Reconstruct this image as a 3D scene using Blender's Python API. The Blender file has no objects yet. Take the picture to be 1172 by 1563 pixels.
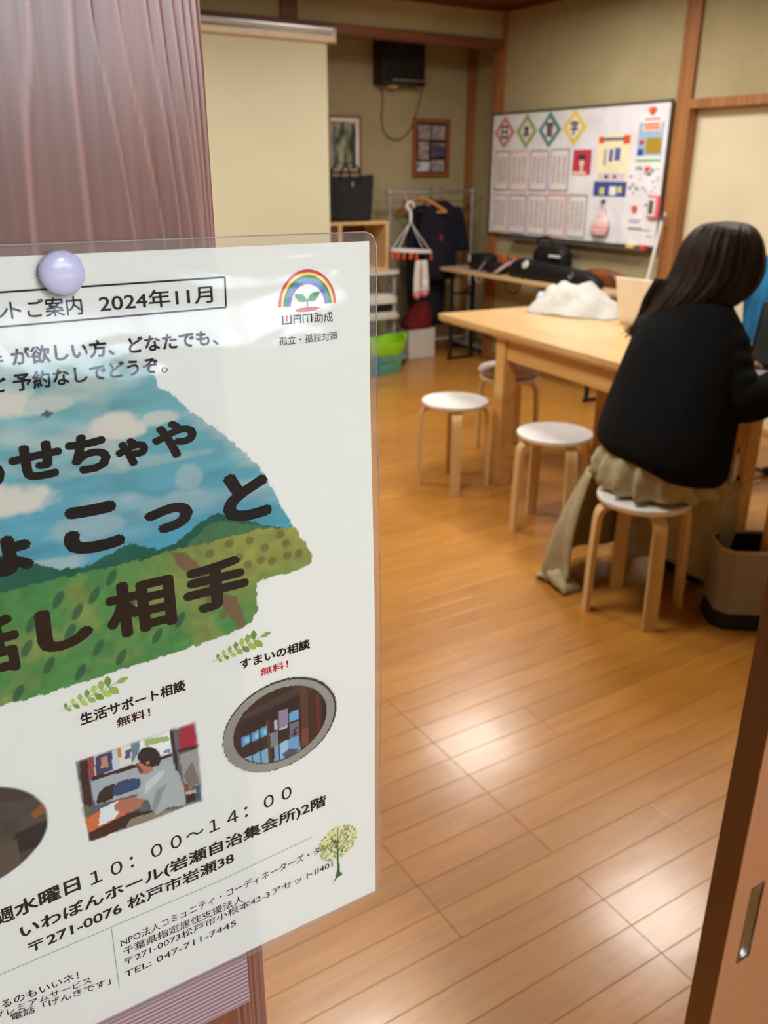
import bpy, bmesh, math, random
import numpy as np
from mathutils import Vector, Matrix, noise
random.seed(4)
SC = bpy.context.scene
COL = SC.collection
PI = math.pi
R = math.radians

# ------------------------------------------------------------------ camera
CAMH = 1.377
pitch, roll, yaw = R(21.62), R(.2), R(31.85)
right = Vector((math.cos(yaw), -math.sin(yaw), 0))
fw0 = Vector((math.sin(yaw), math.cos(yaw), 0))
upv = Vector((0, 0, 1))
fw = math.cos(pitch) * fw0 - math.sin(pitch) * upv
uu = math.sin(pitch) * fw0 + math.cos(pitch) * upv
r2 = math.cos(roll) * right + math.sin(roll) * uu
u2 = -math.sin(roll) * right + math.cos(roll) * uu
cd = bpy.data.cameras.new('camera'); cam = bpy.data.objects.new('camera', cd); COL.objects.link(cam)
m = Matrix.Identity(4)
for i in range(3):
    m[i][0] = r2[i]; m[i][1] = u2[i]; m[i][2] = -fw[i]
m[0][3], m[1][3], m[2][3] = 0, 0, CAMH
cam.matrix_world = m
cd.sensor_fit = 'HORIZONTAL'; cd.sensor_width = 36; cd.lens = 36 * 1310 / 1172
cd.clip_start = .02; cd.clip_end = 60
cd.dof.use_dof = True; cd.dof.focus_distance = .44; cd.dof.aperture_fstop = 19
SC.camera = cam

# ------------------------------------------------------------------ world, lights, exposure
SC.view_settings.view_transform = 'Standard'
SC.view_settings.look = 'None'
SC.view_settings.gamma = 1
SC.view_settings.use_curve_mapping = False
SC.view_settings.exposure = 0.0
w = bpy.data.worlds.new('world'); SC.world = w; w.use_nodes = True
w.node_tree.nodes['Background'].inputs[0].default_value = (.85, .9, 1, 1)
w.node_tree.nodes['Background'].inputs[1].default_value = .35
ROOM_W = 29; HALL_FILL_W = 47; DAY_W = 9
LAMP_COL = (1, .945, .865)

# ------------------------------------------------------------------ helpers
WM = {}
def s2l(c):
    c = c / 255.0
    return c / 12.92 if c <= .04045 else ((c + .055) / 1.055) ** 2.4
def rgb(r, g, b): return (s2l(r), s2l(g), s2l(b), 1)

def mat(name, col, rough=.5, metal=0, col2=None, scale=(8, 8, 8), detail=4, bump=0, bscale=None, coat=0, spec=.5,
        transl=0, emit=None, estr=0, dist=0, contrast=(.35, .65), trans=0, ior=1.45, sheen=0, coatr=.1, sss=0):
    m = bpy.data.materials.new(name); m.use_nodes = True
    nt = m.node_tree; b = nt.nodes['Principled BSDF']
    I = b.inputs
    I['Base Color'].default_value = col; I['Roughness'].default_value = rough; I['Metallic'].default_value = metal
    I['Coat Weight'].default_value = coat; I['Coat Roughness'].default_value = coatr; I['Specular IOR Level'].default_value = spec
    I['Transmission Weight'].default_value = trans; I['IOR'].default_value = ior
    if sheen: I['Sheen Weight'].default_value = sheen
    if sss: I['Subsurface Weight'].default_value = sss; I['Subsurface Scale'].default_value = .01
    if emit: I['Emission Color'].default_value = emit; I['Emission Strength'].default_value = estr
    tc = nt.nodes.new('ShaderNodeNewGeometry')
    def nz(sc, det, ds=0):
        mp = nt.nodes.new('ShaderNodeMapping'); mp.inputs['Scale'].default_value = sc
        n = nt.nodes.new('ShaderNodeTexNoise'); n.inputs['Scale'].default_value = 1; n.inputs['Detail'].default_value = det
        n.inputs['Distortion'].default_value = ds
        nt.links.new(tc.outputs['Position'], mp.inputs[0]); nt.links.new(mp.outputs[0], n.inputs['Vector'])
        return n
    c2 = col2 if col2 else tuple(min(1, x * .88) for x in col[:3]) + (1,)
    n = nz(scale, detail, dist)
    r = nt.nodes.new('ShaderNodeValToRGB'); r.color_ramp.elements[0].position = contrast[0]; r.color_ramp.elements[1].position = contrast[1]
    r.color_ramp.elements[0].color = c2; r.color_ramp.elements[1].color = col
    nt.links.new(n.outputs[0], r.inputs[0]); nt.links.new(r.outputs[0], I['Base Color'])
    m['ramp'] = r.name
    if bump:
        n2 = nz(bscale or scale, 3)
        bp = nt.nodes.new('ShaderNodeBump'); bp.inputs['Strength'].default_value = bump; bp.inputs['Distance'].default_value = .01
        nt.links.new(n2.outputs[0], bp.inputs['Height']); nt.links.new(bp.outputs[0], I['Normal'])
    return m

def wm(o): return WM.get(o.name, Matrix.Identity(4)) if o else Matrix.Identity(4)
def props(o, label=None, cat=None, group=None, kind=None):
    if label: o['label'] = label
    if cat: o['category'] = cat
    if group: o['group'] = group
    if kind: o['kind'] = kind
    return o
def thing(name, label, cat, loc=(0, 0, 0), rot=0, group=None):
    o = bpy.data.objects.new(name, None); COL.objects.link(o); o.location = loc; o.rotation_euler = (0, 0, rot)
    o.empty_display_size = .05
    WM[o.name] = Matrix.Translation(loc) @ Matrix.Rotation(rot, 4, 'Z')
    return props(o, label, cat, group)
def link(name, me, parent=None):
    o = bpy.data.objects.new(name, me); COL.objects.link(o)
    if parent: o.parent = parent
    WM[o.name] = wm(parent).copy()
    return o
def obj(name, bm, mt, parent=None, smooth=False, world=False, **kw):
    """world=True: bm is given in world coordinates"""
    if isinstance(bm, bpy.types.Mesh): me = bm
    else:
        me = bpy.data.meshes.new(name); bmesh.ops.recalc_face_normals(bm, faces=bm.faces) if kw.pop('recalc', True) else None
        bm.to_mesh(me); bm.free()
    kw.pop('recalc', None)
    if world and parent: me.transform(wm(parent).inverted())
    if mt:
        me.materials.clear(); me.materials.append(mt)
    if smooth:
        me.polygons.foreach_set('use_smooth', [True] * len(me.polygons))
        if smooth != 'all': me.set_sharp_from_angle(angle=R(45))
    o = link(name, me, parent)
    return props(o, **kw)
def struct(name, bm, mt, **kw): return obj(name, bm, mt, kind='structure', **kw)

def box(bm, x0, x1, y0, y1, z0, z1, bev=0, mtx=None):
    vs = [bm.verts.new((x, y, z)) for x in (x0, x1) for y in (y0, y1) for z in (z0, z1)]
    fs = [bm.faces.new([vs[i] for i in f]) for f in ((0, 1, 3, 2), (4, 6, 7, 5), (0, 4, 5, 1), (2, 3, 7, 6), (0, 2, 6, 4), (1, 5, 7, 3))]
    if bev:
        es = list({e for f in fs for e in f.edges})
        g = bmesh.ops.bevel(bm, geom=es, offset=bev, segments=2, affect='EDGES', profile=.6)
        vs = list({v for f in g['faces'] for v in f.verts} | {v for v in vs if v.is_valid})
    if mtx: bmesh.ops.transform(bm, matrix=mtx, verts=[v for v in vs if v.is_valid])
    return bm
def B(x0, x1, y0, y1, z0, z1, bev=0, mtx=None): return box(bmesh.new(), x0, x1, y0, y1, z0, z1, bev, mtx)

def loft(bm, rings, cap=True, close=True):
    rs = [[bm.verts.new(p) for p in r] for r in rings]
    n = len(rs[0])
    for a, b in zip(rs, rs[1:]):
        for i in range(n if close else n - 1):
            j = (i + 1) % n
            bm.faces.new((a[i], a[j], b[j], b[i]))
    if cap and close:
        bm.faces.new(rs[0][::-1]); bm.faces.new(rs[-1])
    return bm
def lathe(bm, prof, c=(0, 0, 0), n=32, cap=True):
    rings = [[(c[0] + r * math.cos(2 * PI * i / n), c[1] + r * math.sin(2 * PI * i / n), c[2] + z) for i in range(n)] for r, z in prof]
    return loft(bm, rings, cap)
def spline(pts, n=8):
    pts = [Vector(p) for p in pts]; out = []
    P = [pts[0] * 2 - pts[1]] + pts + [pts[-1] * 2 - pts[-2]]
    for i in range(1, len(P) - 2):
        for k in range(n):
            t = k / n
            a, b, c, d = P[i - 1], P[i], P[i + 1], P[i + 2]
            out.append(.5 * ((2 * b) + (c - a) * t + (2 * a - 5 * b + 4 * c - d) * t * t + (3 * b - a - 3 * c + d) * t ** 3))
    out.append(pts[-1]); return out
def tube(bm, pts, r, n=8, cap=True, flat=None):
    """r number or list; flat=(w,t,normal) gives a rectangular section"""
    pts = [Vector(p) for p in pts]; rings = []
    t0 = (pts[1] - pts[0]).normalized()
    nrm = Vector((0, 0, 1)) if abs(t0.z) < .9 else Vector((1, 0, 0))
    nrm = (nrm - t0 * nrm.dot(t0)).normalized()
    for i, p in enumerate(pts):
        t = ((pts[min(i + 1, len(pts) - 1)]) - (pts[max(i - 1, 0)]))
        t = t.normalized() if t.length > 1e-9 else t0
        nrm = (nrm - t * nrm.dot(t)); nrm = nrm.normalized() if nrm.length > 1e-6 else t.orthogonal().normalized()
        bn = t.cross(nrm); rr = r[i] if isinstance(r, (list, tuple)) else r
        rings.append([p + rr * (math.cos(2 * PI * k / n) * nrm + math.sin(2 * PI * k / n) * bn) for k in range(n)])
    return loft(bm, rings, cap)
def ribbon(bm, pts, w, t, axis):
    """flat strip along pts; width along axis, thickness t"""
    pts = [Vector(p) for p in pts]; axis = Vector(axis).normalized(); rings = []
    for i, p in enumerate(pts):
        tg = (pts[min(i + 1, len(pts) - 1)] - pts[max(i - 1, 0)]).normalized()
        nn = tg.cross(axis).normalized()
        a, b = axis * w / 2, nn * t / 2
        rings.append([p - a - b, p + a - b, p + a + b, p - a + b])
    return loft(bm, rings)
def superell(bm, c, s, e=.5, nu=28, nv=14, mtx=None, nz=0, nsc=8):
    rings = []
    f = lambda v, p: math.copysign(abs(v) ** p, v)
    for j in range(nv + 1):
        ph = -PI / 2 + PI * j / nv
        ph = max(min(ph, PI / 2 - .02), -PI / 2 + .02)
        ring = []
        for i in range(nu):
            th = 2 * PI * i / nu
            p = Vector((s[0] * f(math.cos(ph), e) * f(math.cos(th), e), s[1] * f(math.cos(ph), e) * f(math.sin(th), e), s[2] * f(math.sin(ph), e)))
            if nz: p += p.normalized() * noise.noise((p + Vector(c)) * nsc) * nz
            if mtx: p = mtx @ p
            ring.append(p + Vector(c))
        rings.append(ring)
    return loft(bm, rings)
def rotz(a): return Matrix.Rotation(a, 4, 'Z')
def at(x, y, z=0, a=0): return Matrix.Translation((x, y, z)) @ Matrix.Rotation(a, 4, 'Z')
def solid(me_obj, t, off=0):
    md = me_obj.modifiers.new('thickness', 'SOLIDIFY'); md.thickness = t; md.offset = off
def subsurf(o, n=1):
    md = o.modifiers.new('smooth', 'SUBSURF'); md.levels = n; md.render_levels = n
def dup(root, loc, rot, label=None, group=None):
    r = root.copy(); COL.objects.link(r); r.location = loc; r.rotation_euler = (0, 0, rot)
    WM[r.name] = Matrix.Translation(loc) @ Matrix.Rotation(rot, 4, 'Z')
    if label: r['label'] = label
    if group: r['group'] = group
    for ch in list(root.children):
        c = ch.copy(); COL.objects.link(c); c.parent = r; WM[c.name] = WM[r.name].copy()
        for g in list(ch.children):
            d = g.copy(); COL.objects.link(d); d.parent = c; WM[d.name] = WM[r.name].copy()
    return r

# ------------------------------------------------------------------ text -> mesh (built-in font)
TXT = {}
def text_mesh(s, bold=0):
    """flat mesh (verts list normalised to ink box 0..1 x 0..1, faces)"""
    k = (s, bold)
    if k in TXT: return TXT[k]
    cu = bpy.data.curves.new('t', 'FONT'); cu.body = s; cu.size = 1; cu.resolution_u = 3; cu.fill_mode = 'FRONT'
    o = bpy.data.objects.new('t', cu); COL.objects.link(o)
    bpy.context.view_layer.update()
    dg = bpy.context.evaluated_depsgraph_get()
    me = bpy.data.meshes.new_from_object(o.evaluated_get(dg))
    v = [tuple(x.co) for x in me.vertices]; f = [tuple(p.vertices) for p in me.polygons]
    bpy.data.objects.remove(o); bpy.data.curves.remove(cu); bpy.data.meshes.remove(me)
    xs = [a[0] for a in v]; ys = [a[1] for a in v]
    x0, x1, y0, y1 = min(xs), max(xs), min(ys), max(ys)
    v = [((a[0] - x0) / (x1 - x0), (a[1] - y0) / (y1 - y0)) for a in v]
    if bold:   # heavier weight: overlapping copies shifted by a fraction of the em
        bx, by = bold / (x1 - x0), bold / (y1 - y0); v2, f2 = [], []
        for dx, dy in ((0, 0), (1, 0), (-1, 0), (0, 1), (0, -1), (.7, .7), (-.7, .7), (.7, -.7), (-.7, -.7)):
            b0 = len(v2); v2 += [(a + dx * bx, b + dy * by) for a, b in v]; f2 += [tuple(i + b0 for i in q) for q in f]
        v = [((a + bx) / (1 + 2 * bx), (b + by) / (1 + 2 * by)) for a, b in v2]; f = f2
    TXT[k] = (v, f); return TXT[k]
def flat_obj(name, verts, faces, mt, parent):
    """world-space verts"""
    me = bpy.data.meshes.new(name)
    inv = wm(parent).inverted()
    me.from_pydata([inv @ Vector(v) for v in verts], [], faces); me.update()
    me.materials.append(mt)
    return link(name, me, parent)
# ------------------------------------------------------------------ materials
M = {}
M['plaster'] = mat('plaster', rgb(178, 166, 130), .95, col2=rgb(170, 158, 121), scale=(5, 5, 5), bump=.35, bscale=(160, 160, 160))
M['wood_post'] = mat('wood_post', rgb(170, 116, 68), .45, col2=rgb(146, 94, 52), scale=(30, 30, 1.2), dist=1.2, bump=.1)
M['wood_beam'] = mat('wood_beam', rgb(122, 72, 40), .5, col2=rgb(100, 57, 30), scale=(1.2, 30, 30), dist=1.2, bump=.1)
M['wood_dark'] = mat('wood_dark', rgb(120, 66, 40), .5, col2=rgb(95, 50, 28), scale=(1, 20, 20))
M['fusuma'] = mat('fusuma', rgb(224, 214, 184), .85, col2=rgb(219, 208, 178), scale=(3, 3, 3))
M['birch'] = mat('birch', rgb(226, 192, 138), .4, col2=rgb(212, 176, 120), scale=(30, 30, 2), dist=.6)
M['tabletop'] = mat('tabletop', rgb(216, 178, 124), .35, col2=rgb(204, 162, 106), scale=(25, 1.6, 25), dist=.8, coat=.2)
M['tablewood'] = mat('tablewood', rgb(216, 170, 100), .4, col2=rgb(202, 152, 84), scale=(20, 2, 20), dist=.8)
M['white_lac'] = mat('white_lacquer', rgb(248, 248, 246), .35, coat=.3)
M['white_plastic'] = mat('white_plastic', rgb(235, 235, 235), .35)
M['cushion'] = mat('cushion', rgb(206, 192, 192), .9, bump=.3, bscale=(90, 90, 90))
M['black_cloth'] = mat('black_cloth', rgb(13, 14, 15), .95, col2=rgb(9, 10, 11), scale=(12, 12, 12), bump=.4, bscale=(25, 25, 25), sheen=.0, spec=.2)
M['navy'] = mat('navy_cloth', rgb(22, 25, 44), .95, col2=rgb(14, 16, 30), bump=.4, bscale=(18, 18, 18))
M['black'] = mat('black_nylon', rgb(14, 14, 15), .6, bump=.3, bscale=(30, 30, 30))
M['black_metal'] = mat('black_metal', rgb(25, 22, 20), .5)
M['chrome'] = mat('chrome', rgb(214, 214, 220), .3, metal=.75)
M['steel'] = mat('steel', rgb(170, 170, 172), .35, metal=1, bump=.05, bscale=(20, 20, 300))
M['grey_paint'] = mat('grey_paint', rgb(168, 168, 172), .5)
M['skirt'] = mat('khaki_cloth', rgb(184, 174, 140), .9, col2=rgb(168, 158, 124), scale=(15, 15, 15), bump=.25, bscale=(60, 60, 60))
M['shirt'] = mat('white_shirt', rgb(215, 215, 215), .9)
M['skin'] = mat('skin', rgb(222, 178, 148), .5, col2=rgb(214, 166, 136), sss=.1)
M['hair'] = mat('hair', rgb(46, 28, 17), .5, spec=.14, col2=rgb(16, 10, 7), scale=(70, 70, 6), detail=6, bump=.3, bscale=(160, 160, 8), contrast=(.3, .7))
M['lip'] = mat('lip', rgb(190, 110, 100), .5)
M['eye_white'] = mat('eye_white', rgb(235, 232, 228), .3)
M['shelf_white'] = mat('shelf_white', rgb(218, 212, 200), .5)
M['screen_fab'] = mat('screen_fabric', rgb(208, 206, 178), .9, col2=rgb(204, 202, 174), scale=(2, 2, 2))
M['screen_case'] = mat('screen_case', rgb(226, 214, 190), .4)
M['tote'] = mat('tote_felt', rgb(44, 44, 47), .95, col2=rgb(36, 36, 39), bump=.3, bscale=(60, 60, 60))
M['box_white'] = mat('box_white', rgb(205, 198, 190), .7)
M['red_cloth'] = mat('red_cloth', rgb(122, 14, 12), .8, col2=rgb(84, 8, 8), scale=(20, 20, 20), bump=.6, bscale=(20, 20, 20))
M['lime'] = mat('lime_plastic', rgb(150, 214, 40), .4)
M['teal'] = mat('teal_plastic', rgb(92, 170, 165), .4, col2=rgb(110, 170, 120), scale=(6, 6, 6))
M['blue_pl'] = mat('blue_plastic', rgb(50, 130, 190), .4)
M['orange'] = mat('orange_plastic', rgb(240, 90, 50), .4)
M['tealclip'] = mat('teal_clip', rgb(70, 130, 130), .4)
M['pink_wire'] = mat('pink_wire', rgb(190, 80, 100), .4)
M['hanger_wood'] = mat('hanger_wood', rgb(214, 150, 70), .4)
M['sock'] = mat('sock', rgb(222, 214, 208), .95, bump=.2, bscale=(80, 80, 80))
M['sock_toe'] = mat('sock_toe', rgb(222, 130, 140), .95)
M['copper'] = mat('copper_vinyl', rgb(200, 120, 70), .3, col2=rgb(150, 80, 40), scale=(12, 12, 12), coat=.4)
M['brown_leather'] = mat('brown_leather', rgb(150, 84, 50), .45, col2=rgb(110, 58, 32), scale=(12, 12, 12))
M['strap'] = mat('pink_strap', rgb(180, 150, 150), .8)
M['desk_top'] = mat('desk_top', rgb(214, 190, 150), .5)
M['board_white'] = mat('board_white', rgb(238, 239, 248), .22, coat=.4)
M['alu'] = mat('aluminium', rgb(110, 108, 100), .4, metal=.6)
M['paper'] = mat('paper', rgb(240, 233, 233), .8)
M['laptop_cream'] = mat('laptop_cream', rgb(246, 238, 220), .4)
M['laptop_grey'] = mat('laptop_grey', rgb(176, 172, 186), .35)
M['screen_dark'] = mat('screen_dark', rgb(84, 98, 98), .12, coat=.5)
M['logo_grey'] = mat('logo_grey', rgb(150, 140, 120), .3, metal=.4)
M['bag_white'] = mat('bag_white', rgb(196, 194, 188), .6, bump=.5, bscale=(28, 28, 28))
M['bag_blue'] = mat('bag_blue', rgb(188, 205, 220), .6)
M['blue_jacket'] = mat('blue_jacket', rgb(26, 122, 172), .45, col2=rgb(8, 70, 112), scale=(16, 16, 4), bump=1, bscale=(30, 30, 8))
M['bin_canvas'] = mat('bin_canvas', rgb(164, 156, 150), .9, bump=.2, bscale=(120, 120, 120))
M['bin_piping'] = mat('bin_piping', rgb(196, 182, 145), .8)
M['fan_black'] = mat('fan_dark', rgb(34, 26, 20), .4)
M['cord'] = mat('cord', rgb(112, 98, 64), .6)
M['cream_pl'] = mat('cream_plastic', rgb(190, 170, 110), .5)
M['photo_dark'] = mat('photo_mount', rgb(40, 32, 34), .7)
M['print_pale'] = mat('print_pale', rgb(190, 178, 172), .8, col2=rgb(120, 105, 100), scale=(30, 30, 30), contrast=(.3, .7))
M['print_pale2'] = mat('print_pale_light', rgb(215, 212, 215), .8, col2=rgb(110, 110, 112), scale=(22, 22, 22), contrast=(.3, .5))
M['print_sunset'] = mat('print_sunset', rgb(205, 160, 140), .8, col2=rgb(80, 78, 100), scale=(3, 3, 22), contrast=(.45, .6))
M['print_garden'] = mat('print_garden', rgb(176, 176, 150), .8, col2=rgb(60, 84, 56), scale=(14, 14, 9), contrast=(.38, .62))
M['black_ink'] = mat('black_ink', rgb(14, 12, 14), .5)
M['white_magnet'] = mat('white_magnet', rgb(206, 212, 250), .25, coat=.4, sss=.2)

def pillar_mat(name, c1, c2, c3, ax='x', ws=15, wd=11):
    m = bpy.data.materials.new(name); m.use_nodes = True; nt = m.node_tree; b = nt.nodes['Principled BSDF']; b.inputs['Roughness'].default_value = .42
    b.inputs['Coat Weight'].default_value = .6; b.inputs['Coat Roughness'].default_value = .2
    g = nt.nodes.new('ShaderNodeNewGeometry')
    mp = nt.nodes.new('ShaderNodeMapping'); mp.inputs['Scale'].default_value = (1, 1, .05)
    w = nt.nodes.new('ShaderNodeTexWave'); w.bands_direction = 'X' if ax == 'x' else 'DIAGONAL'; w.inputs['Scale'].default_value = ws; w.inputs['Distortion'].default_value = wd
    w.inputs['Detail'].default_value = 3; w.inputs['Detail Scale'].default_value = 1.6
    r = nt.nodes.new('ShaderNodeValToRGB'); e = r.color_ramp.elements; e[0].color = c1; e[1].color = c2; e[0].position = .1; e[1].position = .85
    n = nt.nodes.new('ShaderNodeTexNoise'); n.inputs['Scale'].default_value = 1; n.inputs['Detail'].default_value = 5
    mp2 = nt.nodes.new('ShaderNodeMapping'); mp2.inputs['Scale'].default_value = (14, 14, 3)
    mx = nt.nodes.new('ShaderNodeMixRGB'); mx.inputs[2].default_value = c3
    rr = nt.nodes.new('ShaderNodeValToRGB'); rr.color_ramp.elements[0].position = .45; rr.color_ramp.elements[1].position = .7
    n3 = nt.nodes.new('ShaderNodeTexNoise'); n3.inputs['Scale'].default_value = 1; n3.inputs['Detail'].default_value = 4
    mp3 = nt.nodes.new('ShaderNodeMapping'); mp3.inputs['Scale'].default_value = (500, 500, 30)
    ad = nt.nodes.new('ShaderNodeMath'); ad.operation = 'MULTIPLY_ADD'; ad.inputs[1].default_value = .5
    bp = nt.nodes.new('ShaderNodeBump'); bp.inputs['Strength'].default_value = .22; bp.inputs['Distance'].default_value = .0012
    L = nt.links.new
    L(g.outputs['Position'], mp.inputs[0]); L(mp.outputs[0], w.inputs[0]); L(w.outputs[0], r.inputs[0])
    L(g.outputs['Position'], mp2.inputs[0]); L(mp2.outputs[0], n.inputs['Vector']); L(n.outputs[0], rr.inputs[0]); L(rr.outputs[0], mx.inputs[0]); L(r.outputs[0], mx.inputs[1]); L(mx.outputs[0], b.inputs['Base Color'])
    L(g.outputs['Position'], mp3.inputs[0]); L(mp3.outputs[0], n3.inputs['Vector']); L(n3.outputs[0], ad.inputs[0]); L(w.outputs[0], ad.inputs[2]); L(ad.outputs[0], bp.inputs['Height']); L(bp.outputs[0], b.inputs['Normal'])
    return m
M['pillar'] = pillar_mat('pillar_cedar', rgb(98, 52, 36), rgb(108, 60, 44), rgb(136, 76, 38), ws=9, wd=14)
nt = M['pillar'].node_tree; ra = nt.nodes.new('ShaderNodeAttribute'); ra.attribute_name = 'ridge_glint'; mr = nt.nodes.new('ShaderNodeMixRGB'); mr.inputs[2].default_value = rgb(160, 116, 108)  # paler mix on the raised grain puts its highlight into the colour
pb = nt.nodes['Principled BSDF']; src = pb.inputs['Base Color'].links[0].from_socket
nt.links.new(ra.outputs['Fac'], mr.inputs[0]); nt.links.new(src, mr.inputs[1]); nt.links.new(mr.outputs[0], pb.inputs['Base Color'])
M['door_face'] = pillar_mat('door_cedar', rgb(164, 112, 78), rgb(190, 138, 100), rgb(180, 126, 88), ws=70, wd=3)
M['door_edge'] = pillar_mat('door_edge_cedar', rgb(104, 64, 36), rgb(130, 84, 50), rgb(114, 72, 42), ws=60, wd=3)

def floor_mat():
    m = bpy.data.materials.new('floor_planks'); m.use_nodes = True; nt = m.node_tree; b = nt.nodes['Principled BSDF']
    L = nt.links.new
    g = nt.nodes.new('ShaderNodeNewGeometry')
    at_ = nt.nodes.new('ShaderNodeAttribute'); at_.attribute_name = 'tone'
    mp = nt.nodes.new('ShaderNodeMapping'); mp.inputs['Scale'].default_value = (2.5, 26, 1)
    n = nt.nodes.new('ShaderNodeTexNoise'); n.inputs['Scale'].default_value = 1; n.inputs['Detail'].default_value = 5; n.inputs['Distortion'].default_value = 1.5
    r = nt.nodes.new('ShaderNodeValToRGB'); r.color_ramp.elements[0].position = .3; r.color_ramp.elements[1].position = .75
    r.color_ramp.elements[0].color = rgb(174, 116, 44); r.color_ramp.elements[1].color = rgb(194, 136, 58)
    mx = nt.nodes.new('ShaderNodeMixRGB'); mx.blend_type = 'MULTIPLY'; mx.inputs[0].default_value = 1
    L(g.outputs['Position'], mp.inputs[0]); L(mp.outputs[0], n.inputs['Vector']); L(n.outputs[0], r.inputs[0]); L(r.outputs[0], mx.inputs[1]); L(at_.outputs['Color'], mx.inputs[2]); L(mx.outputs[0], b.inputs['Base Color'])
    b.inputs['Roughness'].default_value = .33; b.inputs['Coat Weight'].default_value = .35; b.inputs['Coat Roughness'].default_value = .16
    n2 = nt.nodes.new('ShaderNodeTexNoise'); n2.inputs['Scale'].default_value = 1; n2.inputs['Detail'].default_value = 2
    mp2 = nt.nodes.new('ShaderNodeMapping'); mp2.inputs['Scale'].default_value = (9, 9, 1)
    bp = nt.nodes.new('ShaderNodeBump'); bp.inputs['Strength'].default_value = .06; bp.inputs['Distance'].default_value = .01
    L(g.outputs['Position'], mp2.inputs[0]); L(mp2.outputs[0], n2.inputs['Vector']); L(n2.outputs[0], bp.inputs['Height']); L(bp.outputs[0], b.inputs['Normal']); L(bp.outputs[0], b.inputs['Coat Normal'])
    return m
M['floor'] = floor_mat()
M['gap'] = mat('floor_gap', rgb(120, 76, 34), .8)

# ------------------------------------------------------------------ room shell
XR, YB = 4.295, 5.95
CZ = 2.43
fl = struct('floor', B(-1.8, 4.6, -2.3, 6.1, -.08, -.0035), M['gap'])
# planks: strips 75.8 mm wide, boards 1.818 m long split into pieces, as laid in the photo
PW = .0758; Y0 = .970 - 13 * .303 - .303
lib = {}
def piece(Lm, tone):
    k = (Lm, tone)
    if k not in lib:
        bm = bmesh.new(); h = .0003; c = .0008
        b0, b1, t0, t1 = h, h, -.0036, 0
        # chamfered top: 12 quads/tris
        lo = [bm.verts.new(p) for p in ((h, h, t0), (Lm - h, h, t0), (Lm - h, PW - h, t0), (h, PW - h, t0))]
        mi = [bm.verts.new(p) for p in ((h, h, -c * .5), (Lm - h, h, -c * .5), (Lm - h, PW - h, -c * .5), (h, PW - h, -c * .5))]
        tp = [bm.verts.new(p) for p in ((h + c, h + c, 0), (Lm - h - c, h + c, 0), (Lm - h - c, PW - h - c, 0), (h + c, PW - h - c, 0))]
        bm.faces.new(tp)
        for a, b in ((lo, mi), (mi, tp)):
            for i in range(4):
                j = (i + 1) % 4; bm.faces.new((a[i], a[j], b[j], b[i]))
        me = bpy.data.meshes.new('plank'); bm.to_mesh(me); bm.free()
        ca = me.color_attributes.new('tone', 'FLOAT_COLOR', 'POINT'); t = TONES[tone]
        ca.data.foreach_set('color', list((t[0], t[1], t[2], 1)) * len(me.vertices))
        me.materials.append(M['floor']); lib[k] = me
    return lib[k]
TONES = [(1, 1, 1), (.96, .955, .95), (1.04, 1.035, 1.03), (.91, .89, .87), (1.0, .975, .96), (.98, .99, .99)]
rnd = random.Random(11); pcs = []
nrow = int((6.0 - Y0) / PW) + 1
splits = [(.606, .606, .606), (.909, .909), (.303, .909, .606), (.606, .303, .909), (.909, .303, .606)]
for r_ in range(nrow):
    y = Y0 + r_ * PW; board = r_ // 4
    x = (1.087 if board % 2 else 1.087 - .909) - 1.818 * 2
    while x < 4.55:
        for Lm in rnd.choice(splits):
            if x + Lm > -1.7 and x < 4.5 and y > -2.2 and y + PW < 5.99:
                pcs.append((x, y, Lm, rnd.randrange(6)))
            x += Lm
def vis(x, y):
    p = Vector((x, y, -CAMH)); d = p.dot(fw)
    if d < .3: return False
    return -650 < 1310 * p.dot(r2) / d < 640 and abs(1310 * p.dot(u2) / d) < 830
def key(p):
    cx, cy = p[0] + p[2] / 2, p[1] + PW / 2
    v = any(vis(p[0] + p[2] * t, cy) for t in (0, .25, .5, .75, 1))
    hidden = cx < .02 + cy * .39 and cy > .4
    return (0 if v and not hidden else 1, math.hypot(cx, cy))
pcs.sort(key=key)
for (x, y, Lm, t) in pcs[:290]:
    o = link('plank', piece(Lm, t), fl); o.location = (x, y, 0)
bm = bmesh.new()
vv, ff, cc = [], [], []
for (x, y, Lm, t) in pcs[290:]:
    me = piece(Lm, t); b0 = len(vv)
    vv += [(v.co.x + x, v.co.y + y, v.co.z) for v in me.vertices]; ff += [tuple(i + b0 for i in p.vertices) for p in me.polygons]
    cc += list(TONES[t] + (1,)) * len(me.vertices)
me = bpy.data.meshes.new('planks_beyond'); me.from_pydata(vv, [], ff); me.color_attributes.new('tone', 'FLOAT_COLOR', 'POINT').data.foreach_set('color', cc)
me.materials.append(M['floor']); o = link('far_planks', me, fl); o['kind'] = 'stuff'

ce = struct('ceiling', B(-1.8, 4.6, -2.3, 6.1, CZ + .012, CZ + .06), M['wood_dark'])
for i in range(14):
    x = -1.75 + i * .455
    bm = B(x + .003, x + .452, -2.25, 6.0, CZ, CZ + .012, .002)
    obj('ceiling_board', bm, M['wood_dark'], ce)
struct('wall_right', B(XR, 4.6, 3.66, 5.33, 0, CZ + .01), M['plaster'])
struct('wall_right_upper', B(XR, 4.6, .40, 3.66, 1.763, CZ + .01), M['plaster'])
struct('wall_alcove_side', B(4.49, 4.6, 5.33, 6.05, 0, CZ + .01), M['plaster'])
struct('wall_back', B(-1.8, 4.6, YB, 6.08, 0, CZ + .01), M['plaster'])
struct('wall_back_upper', B(-1.75, 4.28, 5.33, 5.39, 2.225, CZ + .01), M['plaster'])
struct('wall_left', B(-1.85, -1.7, -2.3, 6.1, 0, CZ + .01), M['plaster'])
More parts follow.
